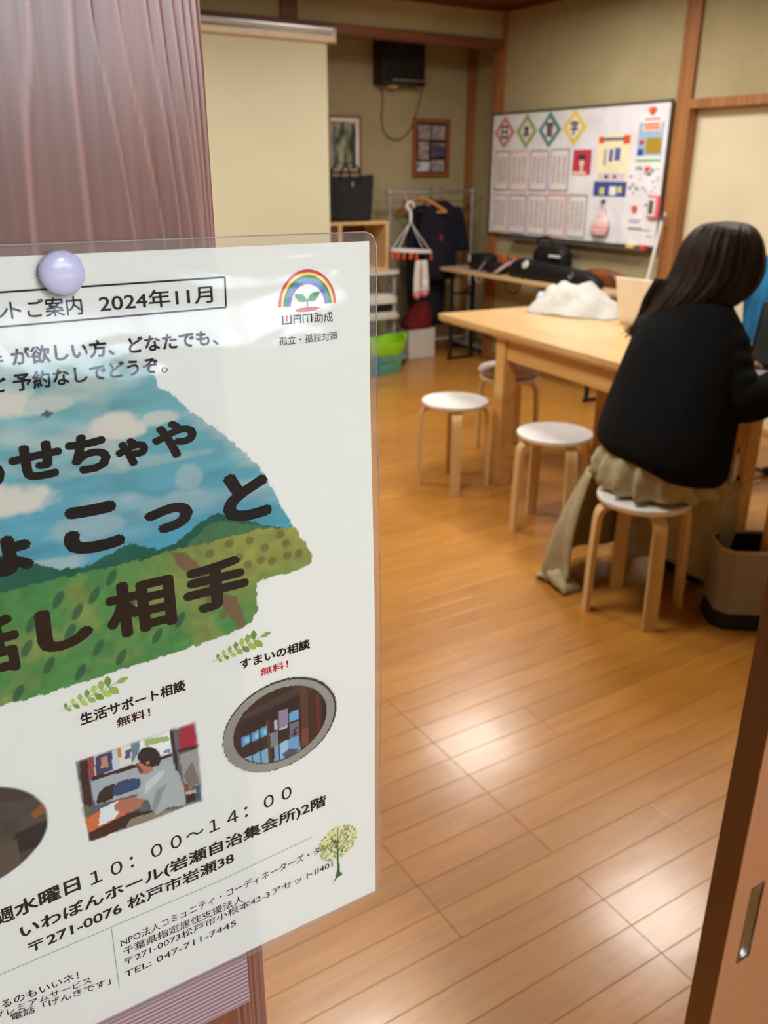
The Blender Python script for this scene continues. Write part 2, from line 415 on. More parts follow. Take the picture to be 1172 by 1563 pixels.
struct('trim_1', B(4.27, 4.375, 5.306, 5.41, 0, CZ, .004), M['wood_post'])            # corner post
struct('trim_2', B(4.27, 4.40, 3.628, 3.73, 0, CZ, .004), M['wood_post'])             # post right of the whiteboard
struct('trim_3', B(-1.7, 4.27, 5.306, 5.41, 2.176, 2.233, .003), M['wood_beam'])      # beam over the alcove
struct('trim_4', B(4.44, 4.49, 5.895, 5.95, 0, CZ, .003), M['wood_post'])
struct('trim_5', B(4.27, 4.40, .50, 3.63, 1.713, 1.763, .003), M['wood_post'])        # lintel
struct('trim_6', B(2.565, 2.678, 5.316, 5.40, 2.233, CZ, .003), M['wood_beam'])       # stud above the beam
struct('trim_7', B(-1.7, 4.27, 5.30, 5.33, 2.402, CZ, .002), M['wood_dark'])
struct('trim_8', B(4.265, 4.295, .5, 5.31, 2.402, CZ, .002), M['wood_dark'])
struct('trim_9', B(1.0, 1.1, 5.31, 5.41, 0, 2.18, .004), M['wood_post'])
struct('baseboard_back', B(1.1, 4.44, 5.935, 5.95, 0, .06, .003), M['wood_post'])
struct('baseboard_right', B(4.28, 4.295, 3.73, 5.306, 0, .06, .003), M['wood_post'])
struct('trim_10', B(4.27, 4.42, .5, 3.63, -.003, .006, .001), M['wood_post'])          # door sill
for k, (a, b, x) in enumerate(((2.73, 3.63, 4.35), (1.85, 2.75, 4.375), (.95, 1.85, 4.35))):
    d = struct('door_%d' % (k + 2), B(x, x + .022, a, b, .006, 1.713, .002), M['fusuma'])
    for yy in (a, b - .022): obj('frame', B(x - .004, x + .024, yy, yy + .022, .006, 1.713, .003), M['fusuma'] if k == 0 and yy > a else M['birch'], d)
    obj('frame', B(x - .004, x + .024, a, b, .006, .03, .003), M['birch'], d)
    bm = bmesh.new(); lathe(bm, [(.03, 0), (.03, .004), (.024, .005), (.022, -.006)], n=20); bmesh.ops.transform(bm, matrix=Matrix.Translation((x, (a + .1), .85)) @ Matrix.Rotation(-PI / 2, 4, 'Y'), verts=bm.verts)
    obj('finger_pull', bm, M['black_metal'], d)
struct('wall_closet', B(4.5, 4.6, .4, 3.7, 0, 1.77), M['plaster'])
# wall between corridor and room, with the doorway
struct('wall_near_left', B(-1.72, 0.0, .40, .47, 0, CZ), M['plaster'])
struct('wall_near_right', B(1.52, 4.6, .40, .47, 0, CZ), M['plaster'])
struct('wall_near_upper', B(0, 1.52, .40, .47, 1.82, CZ), M['plaster'])
struct('trim_11', B(.0, 1.6, .33, .47, 1.763, 1.82, .003), M['wood_post'])
struct('trim_12', B(.148, 1.52, .33, .47, -.003, .004, .001), M['wood_post'])
# foreground pillar
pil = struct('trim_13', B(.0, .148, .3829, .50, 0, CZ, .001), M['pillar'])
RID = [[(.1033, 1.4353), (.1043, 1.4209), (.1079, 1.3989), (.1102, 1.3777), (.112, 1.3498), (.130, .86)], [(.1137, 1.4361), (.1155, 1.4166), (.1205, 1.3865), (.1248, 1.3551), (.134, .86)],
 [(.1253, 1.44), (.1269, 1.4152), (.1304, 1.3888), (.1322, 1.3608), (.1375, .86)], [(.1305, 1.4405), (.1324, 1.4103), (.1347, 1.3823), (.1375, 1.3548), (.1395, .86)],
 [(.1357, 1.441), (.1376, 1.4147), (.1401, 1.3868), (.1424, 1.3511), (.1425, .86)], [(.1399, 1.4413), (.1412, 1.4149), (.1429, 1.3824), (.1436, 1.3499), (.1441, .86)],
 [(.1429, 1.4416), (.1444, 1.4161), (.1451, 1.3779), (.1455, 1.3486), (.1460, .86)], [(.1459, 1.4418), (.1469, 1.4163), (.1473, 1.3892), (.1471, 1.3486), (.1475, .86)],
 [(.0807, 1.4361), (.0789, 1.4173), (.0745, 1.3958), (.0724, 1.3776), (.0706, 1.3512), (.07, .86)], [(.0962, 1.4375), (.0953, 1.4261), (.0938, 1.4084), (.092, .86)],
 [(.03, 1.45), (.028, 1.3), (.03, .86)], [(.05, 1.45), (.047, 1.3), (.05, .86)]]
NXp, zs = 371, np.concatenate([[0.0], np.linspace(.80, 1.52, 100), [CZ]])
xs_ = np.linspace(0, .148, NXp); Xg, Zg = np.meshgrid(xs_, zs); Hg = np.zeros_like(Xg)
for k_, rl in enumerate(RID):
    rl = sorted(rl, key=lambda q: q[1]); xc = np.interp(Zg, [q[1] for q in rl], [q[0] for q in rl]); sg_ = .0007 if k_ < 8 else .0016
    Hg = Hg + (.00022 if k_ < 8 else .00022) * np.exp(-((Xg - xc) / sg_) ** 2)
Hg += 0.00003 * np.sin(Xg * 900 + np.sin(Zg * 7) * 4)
pv = np.stack([Xg, .3827 - Hg, Zg], -1).reshape(-1, 3); ii = np.arange(pv.shape[0]).reshape(Xg.shape)
pf_ = np.stack([ii[:-1, :-1], ii[:-1, 1:], ii[1:, 1:], ii[1:, :-1]], -1).reshape(-1, 4)
me = bpy.data.meshes.new('grain_face'); me.from_pydata(pv.tolist(), [], pf_.tolist()); me.update()
rv = np.clip(Hg / .00022, 0, 1).reshape(-1) * .65; me.color_attributes.new('ridge_glint', 'FLOAT_COLOR', 'POINT').data.foreach_set('color', np.stack([rv, rv, rv, np.ones_like(rv)], -1).reshape(-1).astype(np.float32))
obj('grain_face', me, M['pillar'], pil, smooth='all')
# corridor behind the viewer: window wall
hall = [('wall_hall_right', (4.5, 4.6, -2.3, .40, 0, CZ))]
for n, a in hall: struct(n, B(*a), M['plaster'])
WINS = [(-.3, .62, 1.62, 2.12), (.70, 1.62, 1.62, 2.12), (-.3, 1.62, .80, .94)]  # out of view; the long low pane is added to reflect in the film
struct('wall_hall_sill', B(-1.8, 4.6, -2.3, -2.2, 0, .76), M['plaster'])
struct('wall_hall_mid', B(-1.8, 4.6, -2.3, -2.2, .98, 1.58), M['plaster'])
struct('wall_hall_top', B(-1.8, 4.6, -2.3, -2.2, 2.16, CZ), M['plaster'])
struct('wall_hall_end_left', B(-1.8, -.34, -2.3, -2.2, .76, 2.16), M['plaster'])
struct('wall_hall_end_right', B(1.66, 4.6, -2.3, -2.2, .76, 2.16), M['plaster'])
wg = mat('unseen_window_pane', rgb(235, 242, 255), .6, emit=(.74, .86, 1, 1), estr=DAY_W)
for k, (a, b, c, d) in enumerate(WINS):
    f = struct('window_%d' % (k + 1), B(a, b, -2.215, -2.209, c, d), wg)
    for q in ((a - .04, a, c - .04, d + .04), (b, b + .04, c - .04, d + .04), (a, b, c - .04, c), (a, b, d, d + .04)):
        obj('window_frame', B(q[0], q[1], -2.26, -2.18, q[2], q[3], .003), M['wood_post'], f)
    nb = 3 if k < 2 else 5
    for j in range(1, nb):
        x = a + (b - a) * j / nb; obj('glazing_bar', B(x - .009, x + .009, -2.22, -2.19, c, d, .002), M['wood_post'], f)

# sliding entrance door at the right edge of the frame
bm = bmesh.new(); DX0, DX1, DY0, DY1 = .6266, 1.55, .3605, .3883; hx0, hx1, hz0, hz1 = .652, .6725, .621, .721
for q in ((DX0, hx0, .01, 1.763), (hx1, DX1, .01, 1.763), (hx0, hx1, .01, hz0), (hx0, hx1, hz1, 1.763)): box(bm, q[0], q[1], DY0, DY1, q[2], q[3])
box(bm, hx0, hx1, DY1 - .006, DY1, hz0, hz1)
bmesh.ops.remove_doubles(bm, verts=bm.verts, dist=1e-5)
dr = struct('door_1', bm, M['door_face'])
obj('door_stile_edge', B(.6258, .6268, .3607, .3881, .0102, 1.7628), M['door_edge'], dr)
# recessed finger pull of the sliding door (measured on the door face)
hx0, hx1, hz0, hz1 = .652, .6725, .621, .721
hy = .3605
hd = thing('recessed_door_pull', 'long narrow steel finger pull set into the light cedar sliding door', 'door pull', (hx0, hy, hz0))
hd.parent = dr; WM[hd.name] = Matrix.Translation((hx0, hy, hz0))
for k_ in ('category', 'label'):
    del hd[k_]
bm = bmesh.new()
rim = [(hx0, hz0), (hx1, hz0), (hx1, hz1), (hx0, hz1)]
inn = [(hx0 + .0022, hz0 + .0022), (hx1 - .0022, hz0 + .0022), (hx1 - .0022, hz1 - .0022), (hx0 + .0022, hz1 - .0022)]
loft(bm, [[(x, hy + .0005, z) for x, z in rim], [(x, hy - .0012, z) for x, z in rim], [(x, hy - .0012, z) for x, z in inn], [(x, hy - .0004, z) for x, z in inn]], cap=False)
obj('pull_rim', bm, M['steel'], hd, world=True)
bm = bmesh.new()   # dished tray: trough that curves in from one long side and slopes up at both ends
rows = []
for j in range(25):
    t = j / 24; z = hz0 + .0022 + (hz1 - hz0 - .0044) * t; en = min(1, min(t, 1 - t) / .16); en = math.sin(en * PI / 2)
    rows.append([(hx0 + .0022 + (hx1 - hx0 - .0044) * i / 10, hy + .0002 + .0125 * en * (math.sin(PI * (i / 10) ** .55) ** .8 if 0 < i < 10 else 0), z) for i in range(11)])
loft(bm, rows, cap=False, close=False)
obj('pull_tray', bm, M['steel'], hd, world=True, smooth='all')

# ------------------------------------------------------------------ ceiling lights
gl = mat('lamp_diffuser', rgb(255, 240, 214), .5, emit=LAMP_COL + (1,), estr=2.0)
def ceiling_light(x, y, label):
    t = thing('ceiling_light', label, 'ceiling light', (x, y, CZ), 0, 'square ceiling lights')
    obj('lamp_base', B(-.30, .30, -.30, .30, -.03, 0, .006), M['wood_post'], t)
    obj('diffuser', B(-.28, .28, -.28, .28, -.075, -.03, .012), gl, t)
    for s in (-1, 1):
        obj('frame_rail', B(-.30, .30, s * .29 - .01, s * .29 + .01, -.08, -.03, .002), M['wood_post'], t)
        obj('frame_rail', B(s * .29 - .01, s * .29 + .01, -.30, .30, -.08, -.03, .002), M['wood_post'], t)
    ld = bpy.data.lights.new('lamp', 'AREA'); ld.shape = 'SQUARE'; ld.size = .54; ld.energy = ROOM_W; ld.color = LAMP_COL
    lo = bpy.data.objects.new('lamp', ld); COL.objects.link(lo); lo.parent = t; lo.location = (0, 0, -.085)
ceiling_light(3.17, 3.89, 'square ceiling light in a wooden frame, above the big wooden table')
ceiling_light(3.10, 2.20, 'square ceiling light in a wooden frame, above the seated person')
ceiling_light(1.30, 3.90, 'square ceiling light in a wooden frame, on the left near the projector screen')
ceiling_light(1.30, 2.20, 'square ceiling light in a wooden frame, nearest the doorway pillar')
def hall_fill(x, y):  # added lamp behind the viewer, brightens the poster and pillar
    t = thing('corridor_fill_light', 'round white fill light added out of view in the corridor', 'ceiling light', (x, y, CZ))
    bm = bmesh.new(); lathe(bm, [(.16, 0), (.16, -.02), (.14, -.05), (.08, -.065), (.001, -.068)]); obj('diffuser', bm, gl, t, smooth=True)
    ld = bpy.data.lights.new('lamp', 'AREA'); ld.shape = 'DISK'; ld.size = .3; ld.energy = HALL_FILL_W; ld.color = (1, .98, .95)
    lo = bpy.data.objects.new('lamp', ld); COL.objects.link(lo); lo.parent = t; lo.location = (0, 0, -.08)
hall_fill(.4, -1.6)

# ------------------------------------------------------------------ big wooden table
def table(A, label, name='wooden_table', Lt=1.8):
    t = thing(name, label, 'table', (A[0], A[1], 0), R(-5.1), 'wooden work tables')
    Dp, T = .75, .734
    obj('tabletop', B(0, Dp, -Lt, 0, T - .026, T, .004), M['tabletop'], t)
    obj('tabletop_edge_band', B(.004, Dp - .004, -Lt + .004, -.004, T - .034, T - .026, .001), M['tablewood'], t)
    for y in (-.47 if Lt > 1.5 else -.2, -Lt + (.47 if Lt > 1.5 else .2)):
        for x in (.03, Dp - .115):
            yy = y if y > -.9 else y - 0
            obj('leg', B(x, x + .07, yy - .035 - .035, yy, 0, T - .034, .003), M['tablewood'], t)
    for x in (.04, Dp - .065):
        obj('apron', B(x, x + .022, -Lt + (.52 if Lt > 1.5 else .25), -.54 if Lt > 1.5 else -.27, T - .034 - .10, T - .034, .002), M['tablewood'], t)
    for y in (-.505 if Lt > 1.5 else -.235, -Lt + (.435 if Lt > 1.5 else .165)):
        obj('apron', B(.10, Dp - .115, y - .011, y + .011, T - .134, T - .034, .002), M['tablewood'], t)
    return t
tb = table((2.477, 3.488), 'large light wooden table with the cream laptop and white plastic bag on it')
t2_ = table((2.3145, 1.687), 'smaller light wooden table joined to the near right end of the large one', Lt=.9)
# ------------------------------------------------------------------ stools
def make_stool(label, loc, rot, cushion=False):
    t = thing('round_stool', label, 'stool', loc, rot, 'round white stools with bent legs')
    H = .41
    bm = bmesh.new(); lathe(bm, [(.001, H - .024), (.140, H - .024), (.149, H - .018), (.152, H - .008), (.150, H - .001), (.145, H + .0005), (.138, H - .0015), (.001, H - .003)], n=48)
    obj('seat', bm, M['white_lac'], t, smooth=True)
    for k in range(4):
        a = k * PI / 2
        pts = [(.060, 0, H - .032), (.100, 0, H - .032), (.118, 0, H - .0335), (.133, 0, H - .040), (.144, 0, H - .052), (.149, 0, H - .068), (.1505, 0, H - .09), (.156, 0, .2), (.160, 0, .0)]
        bm = bmesh.new(); ribbon(bm, pts, .044, .017, (0, 1, 0)); bmesh.ops.transform(bm, matrix=rotz(a), verts=bm.verts)
        obj('leg', bm, M['birch'], t, smooth=True)
    return t
st = make_stool('round white stool with bent birch legs, left of the front table leg', (2.30, 3.09, 0), R(58))
s2 = dup(st, (2.335, 2.46, 0), R(75), 'round white stool with bent birch legs, just left of the seated person')
s3 = dup(st, (2.09, 1.765, 0), R(63), 'round white stool the person in black is sitting on')
s4 = dup(st, (2.85, 3.37, 0), R(32), 'round stool carrying a thick pale cushion, behind the front table leg')
cu = thing('seat_cushion', 'thick pale mauve seat cushion on the stool behind the table leg', 'cushion', (2.85, 3.37, .411))
bm = bmesh.new(); lathe(bm, [(.001, 0), (.13, 0), (.152, .01), (.158, .025), (.152, .04), (.12, .05), (.06, .052), (.001, .05)], n=40); obj('cushion_body', bm, M['cushion'], cu, smooth='all')
bm = bmesh.new(); tube(bm, [(.157 * math.cos(a * PI / 20), .157 * math.sin(a * PI / 20), .025) for a in range(41)], .004, 6); obj('piping', bm, M['cushion'], cu)

# ------------------------------------------------------------------ whiteboard
wb = thing('whiteboard', 'large white magnet board with aluminium frame on the right wall', 'whiteboard', (4.27, 4.56, 0))
wy0, wy1, wz0, wz1 = 3.738, 5.386, .945, 1.771
FX = 4.262
obj('board_panel', B(FX, 4.269, wy0 + .006, wy1 - .006, wz0 + .006, wz1 - .006), M['board_white'], wb, world=True)
for a in ((wy0, wy1, wz1 - .014, wz1), (wy0, wy1, wz0, wz0 + .014), (wy0, wy0 + .014, wz0, wz1), (wy1 - .014, wy1, wz0, wz1)):
    obj('frame_rail', B(FX - .006, 4.2695, a[0], a[1], a[2], a[3], .002), M['alu'], wb, world=True)
obj('marker_tray', B(4.215, 4.268, wy0 + .05, wy1 - .3, wz0 - .018, wz0 - .004, .003), M['alu'], wb, world=True)
def onboard(name, pts, mt, parent, lift=.001, thick=.0008):
    """pts: (y,z) polygon pinned to the board face"""
    bm = bmesh.new(); x = FX - lift
    loft(bm, [[(x, y, z) for y, z in pts], [(x - thick, y, z) for y, z in pts]])
    return obj(name, bm, mt, parent, world=True)
def wtext(s, yc, zc, w, h, mt, parent, lift, bold=.02, name='printed_character'):
    v, f = text_mesh(s, bold)
    return flat_obj(name, [(FX - lift, yc + w / 2 - a * w, zc - h / 2 + b * h) for a, b in v], f, mt, parent)
cols = {'pink': rgb(214, 132, 132), 'green': rgb(150, 176, 96), 'teal': rgb(84, 140, 142), 'yellow': rgb(232, 208, 84), 'dgreen': rgb(140, 160, 130), 'peach': rgb(214, 176, 150), 'purple': rgb(150, 134, 176), 'slate': rgb(150, 164, 170), 'red': rgb(220, 130, 132)}
MC = {k: mat('card_' + k, v, .8) for k, v in cols.items()}
for ch, yc, zc, w, h, c, nm in (('日', 5.243, 1.641, .226, .219, 'pink', 'pink'), ('本', 5.004, 1.641, .218, .229, 'green', 'green'), ('習', 4.770, 1.642, .228, .228, 'teal', 'teal'), ('字', 4.532, 1.649, .228, .220, 'yellow', 'yellow')):
    t = thing('diamond_sign', '%s bordered diamond card with one brush-written character on the whiteboard' % nm, 'sign', (FX, yc, zc), 0, 'diamond character cards')
    dm = lambda k: [(yc - w / 2 * k, zc), (yc, zc + h / 2 * k), (yc + w / 2 * k, zc), (yc, zc - h / 2 * k)]
    onboard('card', dm(1), MC[c], t); onboard('inner_paper', dm(.64), M['paper'], t, .002)
    wtext(ch, yc, zc, .070, .088, M['black_ink'], t, .0034, .03)
sh = [(5.338, 5.172, 1.252, 1.520, 'dgreen', 'green', 'upper', 'first'), (5.155, 4.962, 1.252, 1.519, 'peach', 'peach', 'upper', 'second'), (4.944, 4.764, 1.256, 1.519, 'purple', 'purple', 'upper', 'third'), (4.744, 4.556, 1.257, 1.523, 'slate', 'slate blue', 'upper', 'fourth'),
      (5.341, 5.165, .962, 1.228, 'peach', 'peach', 'lower', 'first'), (5.147, 4.965, .962, 1.232, 'purple', 'purple', 'lower', 'second'), (4.946, 4.755, .966, 1.236, 'slate', 'slate blue', 'lower', 'third'), (4.741, 4.552, .966, 1.241, 'red', 'red', 'lower', 'fourth'), (4.535, 4.360, .969, 1.242, 'dgreen', 'green', 'lower', 'fifth')]
greytxt = mat('grey_brush_print', rgb(216, 208, 210), .8, col2=rgb(184, 176, 180), scale=(60, 60, 120), contrast=(.4, .6))
for y1, y0, z0, z1, c, nm, row, idx in sh:
    t = thing('calligraphy_sheet', '%s bordered writing sheet, %s from the left in the %s row on the whiteboard' % (nm, idx, row), 'paper', (FX, y0, z0), 0, 'bordered writing sheets')
    rc = lambda k: [(y0 + k, z0 + k), (y1 - k, z0 + k), (y1 - k, z1 - k), (y0 + k, z1 - k)]
    onboard('border', rc(0), MC[c], t); onboard('sheet', rc(.011), M['paper'], t, .002)
    for j in range(3):
        yy = y0 + .045 + j * (y1 - y0 - .09) / 2
        onboard('text_column', [(yy - .017, z0 + .05), (yy + .017, z0 + .05), (yy + .017, z1 - .04), (yy - .017, z1 - .04)], greytxt, t, .003, .0003)
# flyers
def flyer(name, label, y1, y0, z0, z1, mt, group='flyers on the whiteboard'):
    t = thing(name, label, 'flyer', (FX, y0, z0), 0, group)
    onboard('sheet', [(y0, z0), (y1, z0), (y1, z1), (y0, z1)], mt, t)
    def prt(nm, a, b, c, d, m_, lift=.002, thick=.0003):   # a,b: 0..1 from left; c,d: 0..1 from bottom
        Y = lambda s: y1 + (y0 - y1) * s
        Z = lambda s: z0 + (z1 - z0) * s
        return onboard(nm, [(Y(b), Z(c)), (Y(a), Z(c)), (Y(a), Z(d)), (Y(b), Z(d))], m_, t, lift, thick)
    return t, prt
wp = mat('flyer_white', rgb(240, 240, 248), .7)
def pm(n, *c): return mat('ink_' + n, rgb(*c), .7)
I_ = dict(crimson=pm('crimson', 196, 60, 78), dark=pm('dark', 70, 54, 60), yel=pm('yellow', 240, 214, 110), pale=pm('pale_yellow', 246, 238, 200), blue=pm('blue', 60, 84, 160), violet=pm('violet', 96, 96, 180), lilac=pm('lilac', 222, 208, 228), red=pm('red', 226, 84, 66), ltblue=pm('light_blue', 160, 195, 226), gold=pm('gold', 176, 146, 40), grn=pm('green', 140, 196, 110), grey=pm('grey', 176, 176, 186), mgrey=pm('mid_grey', 110, 112, 128), cream=pm('cream', 240, 220, 200), orange=pm('orange', 226, 100, 50))
t, p = flyer('person_flyer', 'crimson photo flyer above blank white paper beside the writing sheets', 4.545, 4.355, 1.250, 1.515, wp)
p('photo_print', .12, 1, .42, 1, I_['crimson']); p('hair_print', .38, .72, .76, .88, I_['dark'], .0026); p('face_print', .45, .66, .64, .76, I_['cream'], .0026)
p('body_print', .50, .62, .5, .64, I_['cream'], .0026); p('text_print', .1, .8, .44, .5, I_['cream'], .003)
t, p = flyer('yellow_event_flyer', 'pale yellow event flyer with navy lower band in the middle right of the whiteboard', 4.312, 4.032, 1.238, 1.598, I_['pale'])
p('heading_print', .2, .8, .90, .95, I_['mgrey'], .0026); p('badge_print', .78, .98, .84, .98, I_['red'], .0026); p('badge_print', .04, .2, .86, .97, I_['red'], .0026)
p('figure_print', .40, .50, .56, .76, I_['blue'], .0026); p('figure_print', .56, .72, .58, .78, I_['violet'], .0026); p('figure_print', .22, .32, .50, .76, I_['grey'], .0026)
p('band_print', .08, .94, .26, .38, I_['lilac'], .0026); p('dot_print', .32, .42, .29, .35, I_['dark'], .003); p('dot_print', .58, .66, .29, .35, I_['dark'], .003)
p('navy_band', 0, 1, 0, .24, I_['blue'], .0026); p('lamp_print', .2, .34, .03, .14, I_['yel'], .003); p('lamp_print', .74, .86, .06, .16, I_['yel'], .003); p('window_print', .5, .7, .02, .16, wp, .003)
t, p = flyer('blue_apple_flyer', 'light blue flyer with a gold square at the top right of the whiteboard', 3.978, 3.787, 1.44, 1.71, I_['ltblue'])
p('top_blank', 0, 1, .80, 1.0, wp, .002); p('title_print', .18, .9, .62, .8, I_['cream'], .0026); p('title_print', .24, .84, .66, .70, I_['red'], .003); p('title_print', .2, .8, .73, .77, I_['red'], .003); p('text_print', .22, .82, .84, .87, I_['crimson'], .003)
p('gold_square', .36, .96, .16, .48, I_['gold'], .0026); p('badge_print', .08, .28, .34, .44, I_['crimson'], .0026); p('badge_print', .04, .28, .12, .26, I_['blue'], .0026); p('foot_blank', 0, 1, .04, .11, wp, .0026); p('green_strip', 0, 1, 0, .05, I_['grn'], .003)
t, p = flyer('newspaper_sheet', 'grey newspaper-like printed sheet below the blue flyer on the whiteboard', 4.015, 3.738 + .02, 1.244, 1.428, wp)
rr = random.Random(5)
for k in range(26):
    a = rr.random() * .85; c = rr.random() * .85; p('article_print', a, a + .05 + rr.random() * .1, c, c + .03 + rr.random() * .09, I_['grey'] if k % 4 else I_['mgrey'], .002 + .00002 * k)
p('seal_print', .45, .6, .76, .9, I_['red'], .003)
t, p = flyer('notice_sheet', 'white notice sheet with grey lines at the bottom right of the whiteboard', 4.04, 3.765, .962, 1.236, wp)
for c, a, b in ((.46, .2, .5), (.51, .2, .55), (.31, .2, .85), (.34, .2, .6), (.18, .75, .92)): p('text_line', a, b, c, c + .022, I_['mgrey'], .002)
bm = bmesh.new(); loft(bm, [[(FX - .003 - q, 3.945 + .02 * math.cos(a) * (1 - .1 * q), 1.171 + .018 * (math.sin(a) + (.25 if abs(math.cos(a)) > .5 else 0) - (0 if math.sin(a) > -.3 else .2))) for a in [i * PI / 8 for i in range(16)]] for q in (0, .008)])
t = thing('apple_magnet', 'small orange apple-shaped magnet on the white notice sheet', 'magnet', (FX, 3.945, 1.171)); obj('magnet_body', bm, I_['orange'], t, world=True)
bm = bmesh.new(); loft(bm, [[(FX - .003 - q, 3.882 + .026 * math.cos(a), 1.716 + .02 * (math.sin(a) + (.25 if abs(math.cos(a)) > .5 else 0))) for a in [i * PI / 8 for i in range(16)]] for q in (0, .008)])
t = thing('apple_magnet', 'orange apple-shaped magnet above the blue flyer', 'magnet', (FX, 3.882, 1.716)); obj('magnet_body', bm, I_['orange'], t, world=True)
# kitchen timer
t = thing('digital_timer', 'pink and white magnetic timer with a dark display at the right edge of the whiteboard', 'timer', (FX, 3.785, 1.185))
obj('timer_body', B(FX - .022, FX - .002, 3.745, 3.832, 1.12, 1.252, .008), mat('timer_pink', rgb(235, 110, 125), .4), t, world=True, smooth=True)
obj('face_plate', B(FX - .0245, FX - .0215, 3.768, 3.826, 1.135, 1.24, .004), M['white_plastic'], t, world=True)
obj('display', B(FX - .026, FX - .024, 3.784, 3.816, 1.148, 1.222, .001), mat('lcd', rgb(84, 84, 64), .3), t, world=True)
bm = bmesh.new(); superell(bm, (FX - .022, 3.84, 1.196), (.006, .008, .008), 1, 10, 6); obj('button', bm, M['black'], t, world=True, smooth='all')
# knitted pink bag hanging from a magnet hook
t = thing('knitted_pouch', 'pink and white knitted pouch hanging from a black magnet hook on the whiteboard', 'pouch', (FX, 4.2, 1.0))
knit = mat('pink_knit', rgb(232, 140, 150), .95, col2=rgb(235, 215, 215), scale=(1, 1, 95), contrast=(.47, .53), detail=0)
prof = [(1.0, .062), (1.02, .074), (1.06, .074), (1.09, .066), (1.115, .05), (1.13, .028), (1.14, .015)]
bm = bmesh.new(); loft(bm, [[(FX - .022 + .018 * math.cos(a), 4.217 + r * math.sin(a) - (z - 1.0) * .15, z) for a in [i * PI / 8 for i in range(16)]] for z, r in prof]); obj('pouch_body', bm, knit, t, world=True, smooth='all')
bm = bmesh.new(); tube(bm, spline([(FX - .02, 4.215, 1.13), (FX - .02, 4.235, 1.165), (FX - .012, 4.21, 1.195), (FX - .02, 4.18, 1.165), (FX - .02, 4.195, 1.13)]), .004, 6); obj('loop', bm, M['sock'], t, world=True)
bm = bmesh.new(); lathe(bm, [(.014, 0), (.014, .012), (.006, .02), (.005, .03)], n=16); bmesh.ops.transform(bm, matrix=Matrix.Translation((FX - .001, 4.21, 1.203)) @ Matrix.Rotation(-PI / 2, 4, 'Y'), verts=bm.verts)
obj('magnet_hook', bm, M['black'], t, world=True)
# erasers/magnets on the tray
t = thing('board_eraser', 'small yellow eraser lying on the whiteboard tray', 'eraser', (4.24, 3.928, .945)); obj('eraser_block', B(4.225, 4.258, 3.90, 3.956, .9415, .962, .004), I_['yel'], t, world=True)
t = thing('board_eraser', 'small red eraser lying on the whiteboard tray', 'eraser', (4.24, 3.828, .945)); obj('eraser_block', B(4.225, 4.258, 3.806, 3.852, .9415, .965, .004), I_['red'], t, world=True)
# pointer rod leaning on the post
t = thing('pointer_rod', 'long white rod with a loop top leaning against the wooden post', 'rod', (4.20, 3.79, 0))
bm = bmesh.new(); tube(bm, [(4.13, 3.80, .0), (4.235, 3.70, 1.11)], .011, 10); obj('rod_shaft', bm, M['white_plastic'], t, world=True, smooth=True)
bm = bmesh.new(); tube(bm, spline([(4.234, 3.712, 1.10), (4.24, 3.712, 1.14), (4.243, 3.696, 1.155), (4.24, 3.684, 1.14), (4.234, 3.69, 1.10)], 5), .004, 6); obj('loop', bm, M['steel'], t, world=True)
# ------------------------------------------------------------------ projector screen in front of the alcove
t = thing('projection_screen', 'pulled-down pale yellow projection screen under the beam on the left', 'projection screen', (2.0, 5.25, 0))
obj('case', B(.9, 2.866, 5.20, 5.30, 2.111, 2.176, .008), M['screen_case'], t, world=True, smooth=True)
obj('case_slot', B(.92, 2.85, 5.196, 5.201, 2.146, 2.160), M['alu'], t, world=True)
obj('end_cap', B(2.866, 2.873, 5.195, 5.30, 2.106, 2.192, .003), M['screen_case'], t, world=True)
obj('mounting_rail', B(.9, 2.866, 5.21, 5.30, 2.176, 2.190, .002), M['steel'], t, world=True)
obj('screen_fabric', B(.95, 2.834, 5.247, 5.2485, .52, 2.12), M['screen_fab'], t, world=True)
obj('bottom_bar', B(.94, 2.84, 5.238, 5.258, .49, .52, .004), M['screen_case'], t, world=True)
# ------------------------------------------------------------------ fan box
t = thing('wall_fan_box', 'dark brown boxy ventilation fan hanging high on the alcove wall', 'ventilation fan', (3.78, 5.95, 2.1))
obj('housing', B(3.585, 3.945, 5.80, 5.948, 1.962, 2.30, .01), M['fan_black'], t, world=True, smooth=True)
obj('face_frame', B(3.60, 3.93, 5.79, 5.80, 1.985, 2.29, .004), M['black'], t, world=True)
for k in range(7):
    z = 2.02 + k * .036
    obj('louvre', B(3.615, 3.915, 5.782, 5.79, z, z + .024, .002), M['fan_black'], t, world=True)
obj('metal_strip', B(3.655, 3.93, 5.778, 5.79, 1.985, 1.999, .002), M['steel'], t, world=True)
bm = bmesh.new(); superell(bm, (3.70, 5.87, 1.952), (.05, .05, .014), .8, 16, 8); obj('lamp_cover', bm, M['cream_pl'], t, world=True, smooth='all')
bm = bmesh.new(); tube(bm, spline([(3.62, 5.94, 1.965), (3.655, 5.94, 1.93), (3.67, 5.942, 1.86), (3.66, 5.942, 1.74), (3.69, 5.942, 1.64), (3.80, 5.942, 1.60), (3.90, 5.942, 1.66), (3.97, 5.942, 1.80), (4.01, 5.942, 1.92), (4.02, 5.942, 1.98)], 6), .0055, 6); obj('power_cord', bm, M['cord'], t, world=True, smooth='all')
obj('plug', B(4.0, 4.03, 5.92, 5.95, 1.97, 2.03, .004), M['cord'], t, world=True)
